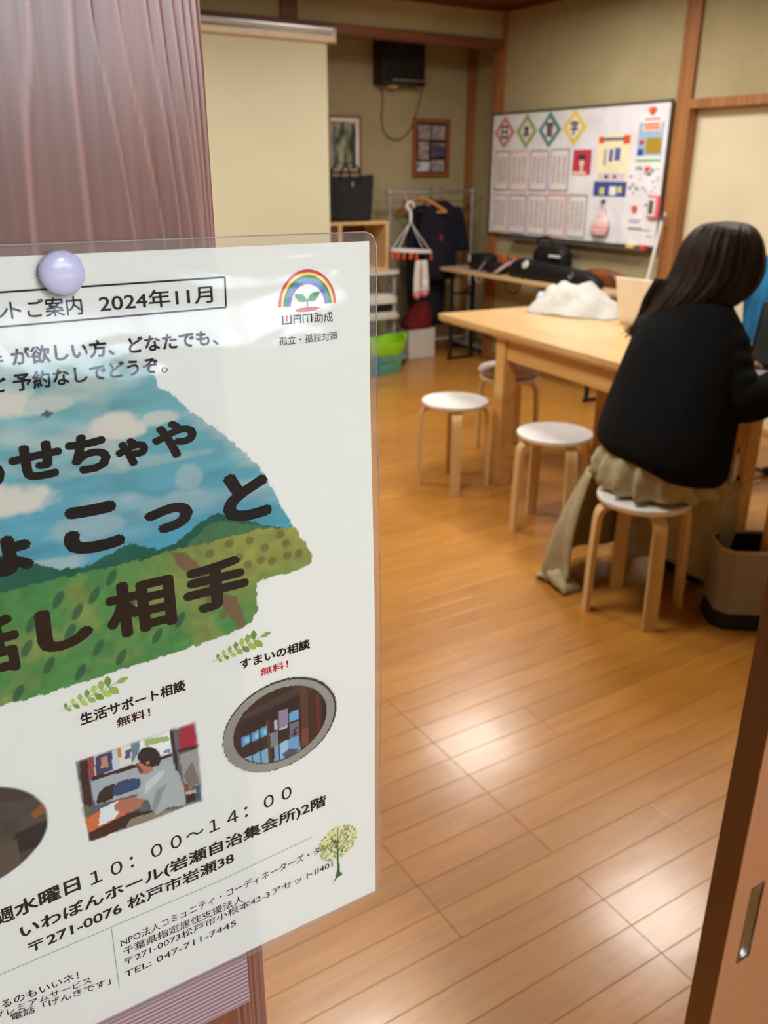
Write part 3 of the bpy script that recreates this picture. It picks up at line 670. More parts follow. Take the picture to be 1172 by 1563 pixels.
# ------------------------------------------------------------------ pictures
t = thing('framed_picture', 'wood framed picture of green trees on the alcove wall behind the dark tote bag', 'picture', (3.35, 5.95, 1.56))
def frame(t, x0, x1, z0, z1, fw_, mt, y=5.95, dp=.022):
    for a in ((x0, x1, z1 - fw_, z1), (x0, x1, z0, z0 + fw_), (x0, x0 + fw_, z0 + fw_, z1 - fw_), (x1 - fw_, x1, z0 + fw_, z1 - fw_)):
        obj('frame_rail', B(a[0], a[1], y - dp, y - .001, a[2], a[3], .003), mt, t, world=True)
pf = mat('picture_frame', rgb(160, 92, 50), .4)
frame(t, 3.205, 3.480, 1.372, 1.755, .016, pf)
obj('mat_board', B(3.221, 3.464, 5.938, 5.948, 1.388, 1.739), M['paper'], t, world=True)
obj('print', B(3.233, 3.435, 5.936, 5.938, 1.392, 1.715), M['print_garden'], t, world=True)
obj('print_detail', B(3.243, 3.262, 5.9352, 5.936, 1.395, 1.68), I_['mgrey'], t, world=True)
obj('print_detail', B(3.395, 3.420, 5.9352, 5.936, 1.395, 1.70), mat('ink_trunk', rgb(62, 62, 54), .8), t, world=True)
obj('print_detail', B(3.29, 3.33, 5.9352, 5.936, 1.395, 1.53), mat('ink_path', rgb(190, 184, 150), .8), t, world=True)
t = thing('photo_frame', 'wood framed dark mount holding six small photos on the alcove wall', 'picture', (4.1, 5.95, 1.55))
frame(t, 3.936, 4.279, 1.341, 1.757, .03, pf)
obj('mount', B(3.962, 4.252, 5.940, 5.948, 1.37, 1.73), M['photo_dark'], t, world=True)
for (x0, x1, z0, z1, k) in ((3.985, 4.10, 1.61, 1.71, 'print_pale'), (4.115, 4.235, 1.61, 1.71, 'print_pale'), (3.99, 4.085, 1.465, 1.595, 'print_pale'), (4.105, 4.235, 1.49, 1.585, 'print_sunset'), (3.978, 4.095, 1.382, 1.45, 'print_pale2'), (4.11, 4.235, 1.382, 1.465, 'print_pale')):
    obj('photo', B(x0, x1, 5.937, 5.940, z0, z1), M[k], t, world=True)
# ------------------------------------------------------------------ shelf unit, cube box, tote
t = thing('open_cube_box', 'light wooden open-front cube box on the white shelf, under the tote bag', 'box shelf', (3.2, 5.75, .70))
x0, x1, y0, y1, z0, z1 = 2.95, 3.485, 5.56, 5.88, .703, 1.045
obj('top_panel', B(x0, x1, y0, y1, z1 - .02, z1, .002), M['birch'], t, world=True)
obj('bottom_panel', B(x0, x1, y0, y1, z0, z0 + .02, .002), M['birch'], t, world=True)
obj('side_panel', B(x1 - .022, x1, y0, y1, z0 + .02, z1 - .02, .002), M['birch'], t, world=True)
obj('side_panel', B(x0, x0 + .02, y0, y1, z0 + .02, z1 - .02, .002), M['birch'], t, world=True)
obj('divider', B(3.07, 3.10, y0 + .002, y1 - .01, z0 + .02, z1 - .02, .002), M['birch'], t, world=True)
obj('back_panel', B(x0 + .02, x1 - .022, y1 - .012, y1, z0 + .02, z1 - .02), M['wood_dark'], t, world=True)
t = thing('tote_bag', 'dark grey felt tote bag with looped handles on the wooden cube box', 'bag', (3.2, 5.7, 1.045))
rings = []
for k in range(9):
    f = k / 8; z = 1.046 + .306 * f; hw = .185 + .034 * f; dp = .085 - .012 * f + .01 * math.sin(f * PI)
    ring = []
    for i in range(40):
        a = 2 * PI * i / 40; q = lambda v: math.copysign(abs(v) ** .42, v)
        ring.append((3.205 + hw * q(math.cos(a)) + .004 * math.sin(9 * a + f * 3), 5.70 + dp * q(math.sin(a)) * (1 - .15 * f), z + (.006 * math.cos(2 * a) if k == 8 else 0)))
    rings.append(ring)
inner = [[(3.205 + (p[0] - 3.205) * .97, 5.70 + (p[1] - 5.70) * .9, p[2] - dz) for p in rings[-1]] for dz in (0, .06)]
bm = bmesh.new(); loft(bm, rings + inner); obj('bag_body', bm, M['tote'], t, world=True, smooth='all')
for yy in (5.628, 5.772):
    bm = bmesh.new(); ribbon(bm, spline([(3.13, yy, 1.30), (3.135, yy, 1.37), (3.16, yy, 1.415), (3.21, yy, 1.435), (3.26, yy, 1.415), (3.285, yy, 1.37), (3.29, yy, 1.30)], 5), .02, .005, (0, 1, 0)); 
    obj('handle', bm, M['tote'], t, world=True, smooth=True)
bm = bmesh.new(); superell(bm, (3.222, 5.619, 1.29), (.009, .003, .02), .8, 12, 8); obj('tag', bm, M['steel'], t, world=True)

t = thing('wheeled_shelf', 'white metal shelf stand with rounded shelves left of the clothes rack', 'shelf', (3.27, 5.72, 0))
def rrect(x0, x1, y0, y1, r, n=6):
    out = []
    for cx, cy, a0 in ((x1 - r, y1 - r, 0), (x0 + r, y1 - r, 90), (x0 + r, y0 + r, 180), (x1 - r, y0 + r, 270)):
        for k in range(n + 1):
            a = R(a0 + 90 * k / n); out.append((cx + r * math.cos(a), cy + r * math.sin(a)))
    return out
for z, th in ((.678, .024), (.355, .022), (.06, .02)):
    pts = rrect(2.93, 3.585, 5.50, 5.90, .09)
    bm = bmesh.new(); loft(bm, [[(x, y, z) for x, y in pts], [(x, y, z + th) for x, y in pts]]); obj('shelf_board', bm, M['shelf_white'], t, world=True, smooth=True)
for x in (2.97, 3.53):
    for y in (5.55, 5.86):
        bm = bmesh.new(); tube(bm, [(x, y, 0.03), (x, y, .70)], .011, 10); obj('upright', bm, M['grey_paint'], t, world=True, smooth=True)
        bm = bmesh.new(); superell(bm, (x, y, .02), (.02, .012, .02), 1, 12, 8); obj('castor', bm, M['black'], t, world=True, smooth='all')
t = thing('office_machine', 'beige rounded desktop machine with a dark front slot on the lower white shelf', 'printer', (3.27, 5.7, .377))
pts = rrect(2.98, 3.575, 5.53, 5.88, .07)
bm = bmesh.new(); loft(bm, [[(x, y, .379) for x, y in pts], [(x, y, .40) for x, y in pts]]); obj('base', bm, M['shelf_white'], t, world=True, smooth=True)
pi = rrect(3.0, 3.545, 5.55, 5.87, .06)
bm = bmesh.new(); loft(bm, [[(x, y, .40) for x, y in pi], [(x, y, .462) for x, y in pi]]); obj('front_slot', bm, M['black'], t, world=True)
bm = bmesh.new(); loft(bm, [[(x, y, .462) for x, y in pts], [(x, y, .50) for x, y in pts], [(3.27 + (x - 3.27) * .93, 5.7 + (y - 5.7) * .9, .524) for x, y in pts]]); obj('lid', bm, M['shelf_white'], t, world=True, smooth=True)

# ------------------------------------------------------------------ laundry basket
t = thing('laundry_basket', 'lime rimmed teal lattice plastic basket on the floor by the shelf', 'basket', (3.27, 5.55, 0))
def bring(z, f, n=36):
    hw, hd = .135 + .035 * f, .11 + .03 * f
    q = lambda v: math.copysign(abs(v) ** .6, v)
    return [(3.29 + hw * q(math.cos(2 * PI * i / n)), 5.36 + hd * q(math.sin(2 * PI * i / n)), z) for i in range(n)]
bm = bmesh.new(); loft(bm, [bring(.004, 0), bring(.012, 0)]); obj('basket_floor', bm, M['teal'], t, world=True)
bm = bmesh.new()
for z, f in ((.02, .03), (.05, .2), (.08, .38), (.11, .55), (.14, .72)):
    tube(bm, [Vector(p) for p in bring(z, f)] + [Vector(bring(z, f)[0])], .0045, 5)
o = obj('lattice', bm, M['teal'], t, world=True); o['kind'] = 'stuff'
bm = bmesh.new()
for i in range(36):
    a, b = bring(.006, 0)[i], bring(.155, .8)[i]; tube(bm, [a, b], .0045, 4)
o = obj('lattice_upright', bm, M['teal'], t, world=True); o['kind'] = 'stuff'
obj('corner_panel', B(3.16, 3.20, 5.222, 5.232, .01, .15, .003), M['blue_pl'], t, world=True)
bm = bmesh.new()
rim = []
for k, (z, f, inn) in enumerate(((.145, .85, 0), (.175, 1.15, 0), (.215, 1.3, 0), (.232, 1.36, 0), (.232, 1.22, 0), (.17, 1.0, 0), (.145, .80, 0))):
    r_ = bring(z, f)
    rim.append([(x, y, zz + (.03 * math.cos(2 * PI * i / 36) ** 2 if .2 < z else .02 * math.cos(2 * PI * i / 36) ** 2)) for i, (x, y, zz) in enumerate(r_)])
loft(bm, rim, cap=False); obj('rim', bm, M['lime'], t, world=True, smooth=True)
for s in (-1, 1):
    bm = bmesh.new(); tube(bm, spline([(3.29 + s * .178, 5.29, .235), (3.29 + s * .20, 5.33, .262), (3.29 + s * .20, 5.39, .262), (3.29 + s * .178, 5.43, .235)], 5), .010, 8); obj('handle', bm, M['lime'], t, world=True, smooth='all')

# ------------------------------------------------------------------ clothes rack
t = thing('clothes_rack', 'chrome garment rack standing in the alcove', 'clothes rack', (3.97, 5.70, 0))
RX0, RX1, RY = 3.58, 4.345, 5.70
for x in (RX0, RX1):
    bm = bmesh.new(); tube(bm, [(x, RY, .07), (x, RY, .62)], .016, 12); obj('lower_post', bm, M['grey_paint'], t, world=True, smooth=True)
    bm = bmesh.new(); tube(bm, [(x, RY, .60), (x, RY, 1.235)], .011, 12); obj('upper_post', bm, M['chrome'], t, world=True, smooth=True)
    obj('foot', B(x - .02, x + .02, RY - .22, RY + .2, .045, .075, .006), M['grey_paint'], t, world=True)
    for yy in (RY - .2, RY + .18):
        bm = bmesh.new(); tube(bm, [(x - .012, yy, .022), (x + .012, yy, .022)], .022, 12); obj('castor', bm, M['black'], t, world=True, smooth=True)
    bm = bmesh.new(); superell(bm, (x, RY, 1.238), (.022, .022, .018), .7, 12, 8); obj('corner_joint', bm, M['grey_paint'], t, world=True, smooth='all')
bm = bmesh.new(); tube(bm, [(RX0 - .03, RY, 1.238), (RX1 + .03, RY, 1.238)], .011, 12); obj('top_rail', bm, M['chrome'], t, world=True, smooth=True)
bm = bmesh.new(); tube(bm, [(RX0, RY, .12), (RX1, RY, .12)], .009, 10); obj('bottom_rail', bm, M['grey_paint'], t, world=True, smooth=True)
def hanger(name, label, x, mt, wood=False, y=RY, ang=0, drop=.0, hw=.2):
    t = thing(name, label, 'clothes hanger', (x, y, 1.25), ang, 'hangers on the clothes rack')
    bm = bmesh.new(); tube(bm, spline([(.0, -.012, -.006 - .012), (.0, -.014, .002), (0, 0, .016), (0, .015, .0), (0, .008, -.03), (0, 0, -.06 - drop)], 6), .003, 6); obj('hook', bm, M['steel'] if wood else mt, t, smooth='all')
    r = .011 if wood else .0045
    bm = bmesh.new(); tube(bm, spline([(-hw, 0, -.15 - drop), (-hw * .5, 0, -.095 - drop), (0, 0, -.058 - drop), (hw * .5, 0, -.095 - drop), (hw, 0, -.15 - drop)], 5), r, 8); obj('shoulder_arm', bm, mt, t, smooth='all')
    bm = bmesh.new(); tube(bm, [(-hw, 0, -.152 - drop), (hw, 0, -.152 - drop)], r * .7, 8); obj('bottom_bar', bm, mt, t, smooth='all')
    return t
hanger('wire_hanger', 'pink wire hanger, empty, at the left end of the rack', 3.715, M['pink_wire'], ang=R(65), hw=.17)
hanger('wooden_hanger', 'bare wooden hanger turned sideways in front of the dark clothes', 3.87, M['hanger_wood'], True, ang=R(-58), hw=.20)
hanger('dark_hanger', 'black hanger holding the dark trousers', 3.95, M['black'], ang=R(20), hw=.16)
hanger('plastic_hanger', 'magenta plastic hanger holding the navy shirt', 4.04, mat('magenta_pl', rgb(170, 40, 90), .4), ang=R(15), hw=.19)
# navy shirt
t = thing('navy_shirt', 'navy short-sleeved shirt with a small red print hanging on the right of the rack', 'shirt', (4.13, 5.70, .8))
def garment(bm, prof, cx, cy, rot, nf=7, amp=.008, n=40):
    rings = []
    for j, (z, hw, hd, dx) in enumerate(prof):
        ring = []
        for i in range(n):
            a = 2 * PI * i / n; k = 1 + amp / max(hd, .02) * math.sin(nf * a + j * .25) * min(1, j / 3)
            p = Vector((dx + hw * math.cos(a), hd * math.sin(a) * k, 0)); p = rotz(rot) @ p
            ring.append((cx + p.x, cy + p.y, z))
        rings.append(ring)
    return loft(bm, rings)
bm = bmesh.new(); garment(bm, [(1.175, .05, .03, 0), (1.155, .09, .04, 0), (1.12, .17, .05, 0), (1.09, .20, .055, 0), (1.05, .19, .06, 0), (.95, .175, .065, 0), (.8, .175, .07, 0), (.68, .18, .07, 0), (.60, .185, .07, 0)], 4.02, 5.655, R(15)); obj('shirt_body', bm, M['navy'], t, world=True, smooth='all')
bm = bmesh.new(); garment(bm, [(1.13, .04, .04, 0), (1.06, .06, .045, .03), (.95, .065, .05, .055), (.84, .07, .05, .085), (.80, .07, .05, .09)], 4.165, 5.68, R(15)); obj('sleeve', bm, M['navy'], t, world=True, smooth='all')
bm = bmesh.new(); garment(bm, [(1.12, .035, .035, 0), (1.05, .05, .04, -.02), (.95, .055, .045, -.03), (.86, .055, .045, -.035)], 3.87, 5.63, R(15)); obj('sleeve', bm, M['navy'], t, world=True, smooth='all')
obj('chest_print', B(-.011, .011, -.002, .001, -.022, .022, .0008, at(3.97, 5.578, .915, R(15))), mat('red_print', rgb(196, 60, 40), .8), t, world=True)
t = thing('dark_trousers', 'long black garment hanging low beneath the navy shirt', 'trousers', (4.0, 5.70, .3))
bm = bmesh.new(); garment(bm, [(1.14, .05, .02, 0), (1.10, .12, .035, 0), (1.0, .15, .045, 0), (.8, .15, .05, 0), (.6, .15, .05, 0), (.45, .135, .05, .0), (.36, .12, .045, .0), (.31, .08, .04, .03)], 3.90, 5.745, R(10), 5, .01); obj('garment_body', bm, mat('black_fabric', rgb(16, 17, 24), .95, bump=.4, bscale=(18, 18, 18)), t, world=True, smooth='all')
bm = bmesh.new(); garment(bm, [(.70, .10, .03, 0), (.5, .10, .04, 0), (.34, .085, .04, .0), (.24, .07, .035, .01)], 4.03, 5.72, R(10), 5, .01); obj('garment_leg', bm, M['navy'], t, world=True, smooth='all')
# pinch hanger with socks
PX, PY, PZ = 3.645, 5.50, .838
t = thing('peg_hanger', 'white oval laundry peg hanger with orange and teal pegs', 'peg hanger', (PX, PY, PZ))
ov = [Vector((PX + .175 * math.cos(2 * PI * i / 40), PY + .075 * math.sin(2 * PI * i / 40), PZ - .25 * (.175 * math.cos(2 * PI * i / 40)) * .3)) for i in range(41)]
bm = bmesh.new(); ribbon(bm, ov, .022, .006, (0, 0, 1)); obj('oval_frame', bm, M['white_plastic'], t, world=True, smooth=True)
bm = bmesh.new(); tube(bm, [(PX - .17, PY, PZ + .01), (PX + .17, PY, PZ - .01)], .006, 6); obj('cross_bar', bm, M['white_plastic'], t, world=True)
for i in (4, 16, 24, 36):
    bm = bmesh.new(); tube(bm, [ov[i], (PX - .01, PY, PZ + .20)], .0035, 6); obj('support_arm', bm, M['white_plastic'], t, world=True)
bm = bmesh.new(); tube(bm, spline([(PX - .01, PY, PZ + .19), (PX - .012, PY, PZ + .27), (PX - .04, PY - .0, PZ + .30), (PX - .03, PY, PZ + .335), (PX + .01, PY, PZ + .33), (PX + .02, PY + .005, PZ + .30)], 6), [.012] * 14 + [.008] * 17, 8); obj('hook', bm, M['white_plastic'], t, world=True, smooth='all')
bm = bmesh.new(); tube(bm, [(PX - .01, PY, PZ + .325), (PX + .02, PY + .10, PZ + .345), (PX + .06, RY, 1.235)], .003, 6); obj('hanging_cord', bm, M['white_plastic'], t, world=True)
for k, i in enumerate((21, 24, 26, 28, 30, 33, 35, 37, 39, 8, 14)):
    p = ov[i]; mt = M['tealclip'] if k in (0 + 8, 5 + 99) else (M['black'] if k in (5, 6) else M['orange'])
    bm = bmesh.new(); tube(bm, [(p.x, p.y, p.z - .008), (p.x, p.y, p.z - .018)], .002, 5); box(bm, p.x - .008, p.x + .008, p.y - .006, p.y + .006, p.z - .06, p.z - .018, .002); obj('peg', bm, mt, t, world=True)
def sock(x, y, top, L_, s, label):
    t = thing('sock', label, 'sock', (x, y, top - L_), 0, 'white socks on the peg hanger')
    pr = [(top, .024, .012), (top - .04, .026, .014), (top - .12, .03, .016), (top - .2, .03, .018), (top - L_ + .07, .032, .018), (top - L_ + .045, .032, .018)]
    f = lambda q: [[(x + s * .01 * math.sin((top - z) * 9) + hw * math.cos(a), y + hd * math.sin(a), z) for a in [i * PI / 8 for i in range(16)]] for z, hw, hd in q]
    bm = bmesh.new(); loft(bm, f(pr)); obj('sock_leg', bm, M['sock'], t, world=True, smooth='all')
    bm = bmesh.new(); loft(bm, f([(top - L_ + .046, .0325, .0185), (top - L_ + .02, .028, .018), (top - L_, .012, .009)])); obj('toe', bm, M['sock_toe'], t, world=True, smooth='all')
sock(3.665, 5.43, .772, .28, -1, 'white sock with pink toe, left of the hanging pair'); sock(3.72, 5.435, .772, .265, 1, 'white sock with pink toe, right of the hanging pair')
# boxes under the rack
t = thing('white_storage_box', 'white lidless storage box on the floor under the clothes rack', 'box', (3.83, 5.65, 0))
x0, x1, y0, y1 = 3.70, 3.95, 5.60, 5.84
obj('box_side', B(x0, x1, y0, y0 + .006, 0.003, .232, .002), M['box_white'], t, world=True); obj('box_side', B(x0, x1, y1 - .006, y1, 0.003, .232, .002), M['box_white'], t, world=True)
obj('box_side', B(x0, x0 + .006, y0 + .006, y1 - .006, 0.003, .232, .002), M['grey_paint'], t, world=True); obj('box_side', B(x1 - .006, x1, y0 + .006, y1 - .006, 0.003, .232, .002), M['box_white'], t, world=True)
obj('box_floor', B(x0 + .006, x1 - .006, y0 + .006, y1 - .006, 0.002, .01), M['box_white'], t, world=True)
t = thing('red_bag', 'crumpled dark red cloth bag stuffed in the white box', 'bag', (3.85, 5.72, .1))
bm = bmesh.new()
rings = []
for j, (z, hw, hd, dx) in enumerate(((.012, .10, .09, 0), (.15, .11, .10, 0), (.235, .113, .10, 0), (.27, .14, .10, .01), (.33, .11, .08, .03), (.39, .085, .055, .04), (.43, .06, .03, .045))):
    rings.append([(3.835 + dx + hw * math.cos(a) * (1 + .06 * math.sin(5 * a + j)), 5.715 + hd * math.sin(a) * (1 + .06 * math.cos(4 * a + j)), z) for a in [i * PI / 16 for i in range(32)]])
loft(bm, rings); obj('bag_cloth', bm, M['red_cloth'], t, world=True, smooth='all')
t = thing('floor_box', 'small grey plastic box on the floor in the alcove corner behind the folding desk legs', 'box', (4.42, 5.70, 0))
obj('box_body', B(4.385, 4.475, 5.46, 5.60, .003, .09, .006), M['grey_paint'], t, world=True); obj('lid', B(4.38, 4.48, 5.455, 5.605, .09, .105, .004), M['steel'], t, world=True)

# ------------------------------------------------------------------ folding desk under the whiteboard
t = thing('folding_desk', 'narrow folding desk with pale top and black metal legs below the whiteboard', 'desk', (4.1, 4.66, 0))
mt_ = at(3.965, 5.575, 0, R(-1.2))
def D(*a, **k): return B(*a, mtx=mt_, **k)
obj('desk_top', D(0, .262, -1.8, 0, .675, .70, .004), M['desk_top'], t, world=True)
obj('edge_band', D(-.003, 0, -1.8, 0, .677, .698), M['birch'], t, world=True)
for y in (-.12, -1.66):
    for x in (.02, .22):
        obj('leg', D(x, x + .024, y - .012, y + .012, .01, .675, .003), M['black_metal'], t, world=True)
    obj('foot_bar', D(.01, .25, y - .012, y + .012, .0, .02, .003), M['black_metal'], t, world=True)
    obj('cross_bar', D(.03, .235, y - .008, y + .008, .50, .516, .002), M['black_metal'], t, world=True)
    s = 1 if y < -1 else -1
    bm = bmesh.new(); tube(bm, [(.13, y, .51), (.13, y + s * .28, .668)], .007, 6); bmesh.ops.transform(bm, matrix=mt_, verts=bm.verts); obj('brace', bm, M['black_metal'], t, world=True)
obj('stretcher', D(.12, .14, -1.66, -.12, .30, .316, .002), M['black_metal'], t, world=True)
# things on the desk
def soft(name, label, cat, c, s, rz, mt, e=.55, nz=.012, group=None):
    t = thing(name, label, cat, (c[0], c[1], c[2] - s[2]), 0, group)
    bm = bmesh.new(); superell(bm, c, s, e, 36, 18, rotz(rz), nz, 9); obj('case_body', bm, mt, t, world=True, smooth='all'); return t
t = soft('soft_case', 'rounded black soft case with a grey badge at the left end of the folding desk', 'case', (4.09, 5.22, .763), (.075, .13, .058), 0, M['black'])
bm = bmesh.new(); superell(bm, (4.008, 5.27, .785), (.006, .018, .03), .8, 12, 8); obj('badge', bm, M['grey_paint'], t, world=True, smooth='all')
t = soft('black_pouch', 'small black pouch lying in front of the copper bag on the folding desk', 'pouch', (4.04, 4.99, .74), (.06, .095, .036), .1, M['black'])
t = soft('copper_bag', 'shiny copper coloured bag behind the black pouches on the folding desk', 'bag', (4.18, 5.03, .768), (.05, .11, .062), .0, M['copper'], .6)
bm = bmesh.new(); tube(bm, spline([(4.13, 4.98, .82), (4.11, 4.94, .83), (4.12, 4.92, .80), (4.13, 4.95, .78)], 5), .006, 6); obj('clasp', bm, M['steel'], t, world=True)
t = soft('black_backpack', 'tall black bag standing at the back of the folding desk', 'bag', (4.15, 4.53, .815), (.07, .16, .11), .0, M['black'], .6)
obj('white_trim', B(4.055, 4.075, 4.37, 4.47, .852, .868, .004), M['sock'], t, world=True)
bm = bmesh.new(); tube(bm, spline([(4.11, 4.60, .90), (4.10, 4.63, .95), (4.10, 4.56, .975), (4.11, 4.50, .95), (4.11, 4.50, .90)], 5), .009, 6); obj('handle', bm, M['black'], t, world=True, smooth='all')
t = thing('long_case', 'long tapered black instrument case lying across the folding desk', 'case', (4.0, 4.4, .70))
bm = bmesh.new(); rings = []
for k in range(15):
    f = k / 14; y = 4.80 - .86 * f; r = .068 * (1 - .35 * f) * (1 if 0 < k < 14 else .5) * (.85 if k in (1, 13) else 1)
    rings.append([(4.025 + r * 1.0 * math.copysign(abs(math.cos(a)) ** .7, math.cos(a)), y, .703 + r + r * math.copysign(abs(math.sin(a)) ** .7, math.sin(a))) for a in [i * PI / 10 for i in range(20)]])
loft(bm, rings); obj('case_body', bm, M['black'], t, world=True, smooth='all')
bm = bmesh.new(); superell(bm, (3.962, 4.585, .80), (.004, .035, .022), .7, 14, 8, Matrix.Rotation(-.5, 4, 'X')); obj('white_tag', bm, M['white_plastic'], t, world=True, smooth='all')
bm = bmesh.new(); tube(bm, spline([(3.975, 4.15, .79), (3.962, 4.13, .765), (3.965, 4.155, .745), (3.97, 4.17, .77)], 5), .003, 6); obj('zip_clip', bm, M['steel'], t, world=True)
t = thing('brown_leather_case', 'brown leather case behind the right end of the long black case', 'case', (4.17, 4.05, .70))
bm = bmesh.new(); rings = []
for k in range(13):
    f = k / 12; y = 4.33 - .50 * f; r = (.028 + .024 * math.sin(f * PI)) * (.45 if k in (0, 12) else 1)
    rings.append([(4.175 + r * math.cos(a), y, .703 + r + r * math.sin(a) + .0 * f) for a in [i * PI / 8 for i in range(16)]])
loft(bm, rings); obj('case_body', bm, M['brown_leather'], t, world=True, smooth='all')
bm = bmesh.new(); superell(bm, (4.105, 3.93, .775), (.012, .04, .012), .8, 12, 8); obj('buckle', bm, M['steel'], t, world=True)
t = thing('shoulder_strap', 'pinkish webbing strap curling over the black cases on the folding desk', 'strap', (4.0, 4.9, .70))
bm = bmesh.new(); ribbon(bm, spline([(3.985, 4.96, .704), (3.975, 4.90, .725), (4.03, 4.86, .775), (4.06, 4.80, .80), (4.06, 4.75, .806)], 6), .022, .004, (0, .6, .8)); obj('webbing', bm, M['strap'], t, world=True, smooth=True)
t = thing('cord_loop', 'grey pink cord loop hanging over the front edge of the folding desk', 'cord', (3.95, 5.05, .66))
bm = bmesh.new(); tube(bm, spline([(4.01, 5.08, .775), (3.985, 5.09, .74), (3.962, 5.10, .704), (3.952, 5.11, .66), (3.954, 5.08, .632), (3.954, 5.05, .66), (3.962, 5.05, .704), (3.99, 5.03, .712)], 7), .005, 6); obj('cord', bm, M['strap'], t, world=True, smooth='all')
t = thing('black_strap', 'black strap looping below the front edge of the folding desk', 'strap', (3.95, 4.65, .6))
bm = bmesh.new(); ribbon(bm, spline([(3.97, 4.78, .705), (3.945, 4.775, .68), (3.94, 4.74, .63), (3.94, 4.68, .60), (3.94, 4.62, .62), (3.945, 4.60, .68), (3.965, 4.60, .715)], 6), .012, .004, (0, .5, .8)); obj('webbing', bm, M['black'], t, world=True)
# ------------------------------------------------------------------ on the big table
t = thing('white_plastic_bag', 'crumpled white plastic carrier bag lying on the big wooden table', 'bag', (3.07, 3.15, .734))
bm = bmesh.new()
sec = []
NB = 22
for k in range(NB + 1):
    f = k / NB
    x = 2.86 + 0 * f; ring = []
    # long axis runs from far-left (2.93,3.36) to near-right (3.20,2.92)
    c = Vector((2.955 + .20 * f, 3.36 - .45 * f, .734))
    h = .012 + .125 * math.sin(PI * min(1, f * 1.02)) ** .8 * (1 - .15 * f); wd = (.10 + .055 * math.sin(PI * f)) * (.35 if k in (0, NB) else (.8 if k in (1, NB - 1) else 1))
    d = Vector((.83, .37, 0)).normalized()
    for i in range(24):
        a = 2 * PI * i / 24; ca, sa = math.cos(a), math.sin(a)
        hh = .001 if sa < 0 else h * (max(0, 1 - abs(ca) ** 1.2)) ** .9
        p = c + d * wd * ca + Vector((0, 0, hh + .003))
        nn = noise.noise(p * 15); 
        if sa > 0: p += Vector((0, 0, 1)) * abs(nn) * .06 * min(1, hh * 14) - d * noise.noise(p * 11) * .03 + Vector((0, 0, 1)) * abs(noise.noise(p * 34)) * .022 * min(1, hh * 14)
        ring.append(p)
    sec.append(ring)
loft(bm, sec); obj('bag_film', bm, M['bag_white'], t, world=True, smooth='all')
bm = bmesh.new(); superell(bm, (3.10, 3.40, .772), (.05, .06, .034), .8, 20, 10, rotz(.5), .02, 20); obj('bag_handle_bundle', bm, M['bag_blue'], t, world=True, smooth='all')
# cream laptop, lid back facing us
t = thing('laptop', 'cream laptop seen from behind its open lid on the big table', 'laptop', (3.02, 2.70, .734))
Ll = Matrix.Translation((3.012, 2.822, .734)) @ rotz(R(-81.5))   # local x runs along the hinge, local y away from us
bm = B(0, .305, .012, .225, .001, .013, .003, Ll); obj('base', bm, M['laptop_cream'], t, world=True)
lid = Ll @ Matrix.Translation((0, .008, .012)) @ Matrix.Rotation(R(14), 4, 'X')
bm = B(0, .305, -.007, 0, 0, .205, .003, lid); obj('lid', bm, M['laptop_cream'], t, world=True)
bm = B(.008, .297, 0, .0008, .01, .197, 0, lid); obj('display', bm, M['screen_dark'], t, world=True)
for a in (0, 1):
    for b_ in (0, 1):
        bm = B(.128 + a * .0085, .1355 + a * .0085, -.0078, -.0068, .085 + b_ * .0095, .0935 + b_ * .0095, 0, lid); obj('logo_square', bm, M['logo_grey'], t, world=True)
bm = B(.02, .285, .09, .20, .013, .0135, 0, Ll); obj('keyboard', bm, M['logo_grey'], t, world=True)
# second laptop used by the person (only its left part is in frame)
t = thing('laptop', 'grey laptop with dark screen in front of the person, cut by the right frame edge', 'laptop', (2.62, 1.75, .734))
L2 = Matrix.Translation((2.625, 1.850, .734)) @ rotz(R(-76))    # hinge runs to the right
bm = B(0, .33, -.23, 0, .002, .017, .003, L2); obj('base', bm, M['laptop_grey'], t, world=True)
lid2 = L2 @ Matrix.Translation((0, 0, .017)) @ Matrix.Rotation(R(-16), 4, 'X')
bm = B(0, .33, 0, .006, 0, .225, .002, lid2); obj('lid', bm, M['black'], t, world=True)
bm = B(.010, .32, -.0008, 0, .018, .216, 0, lid2); obj('display', bm, M['screen_dark'], t, world=True)
lid3 = L2
for j in range(4):
    for i in range(11):
        bm = B(.02 + i * .0265, .043 + i * .0265, -.045 - j * .026, -.022 - j * .026, .017, .0185, .0008, L2); obj('key', bm, M['laptop_grey'] if i else M['logo_grey'], t, world=True)
bm = B(.11, .22, -.215, -.145, .017, .0174, 0, L2); obj('touchpad', bm, M['logo_grey'], t, world=True)

# chair with a blue jacket across the table
t = thing('wooden_chair', 'wooden chair with a blue jacket over its back, across the table from the person', 'chair', (3.52, 2.44, 0))
Mc = at(3.52, 2.43, 0, R(-8))
obj('seat', B(-.2, .2, -.2, .2, .42, .44, .006, Mc), M['tablewood'], t, world=True)
for x in (-.18, .18):
    for y in (-.18, .18):
        obj('leg', B(x - .018, x + .018, y - .018, y + .018, 0, .42 if x < 0 else .98, .003, Mc), M['tablewood'], t, world=True)
for z in (.70, .82, .93): obj('back_rail', B(.17, .19, -.17, .17, z, z + .05, .003, Mc), M['tablewood'], t, world=True)
t = thing('blue_jacket', 'crinkled bright blue jacket draped over the chair back across the table', 'jacket', (3.66, 2.4, .99))
bm = bmesh.new(); rings = []
def jx(s, f): return .008 * math.sin(s * 34 + f * 5) + .012 * math.sin(s * 13 - f * 3)
pth = [(.15, .45), (.14, .60), (.13, .75), (.125, .88), (.13, .99), (.155, 1.025), (.185, 1.03), (.21, 1.02), (.235, .98), (.24, .85), (.24, .7), (.235, .5)]
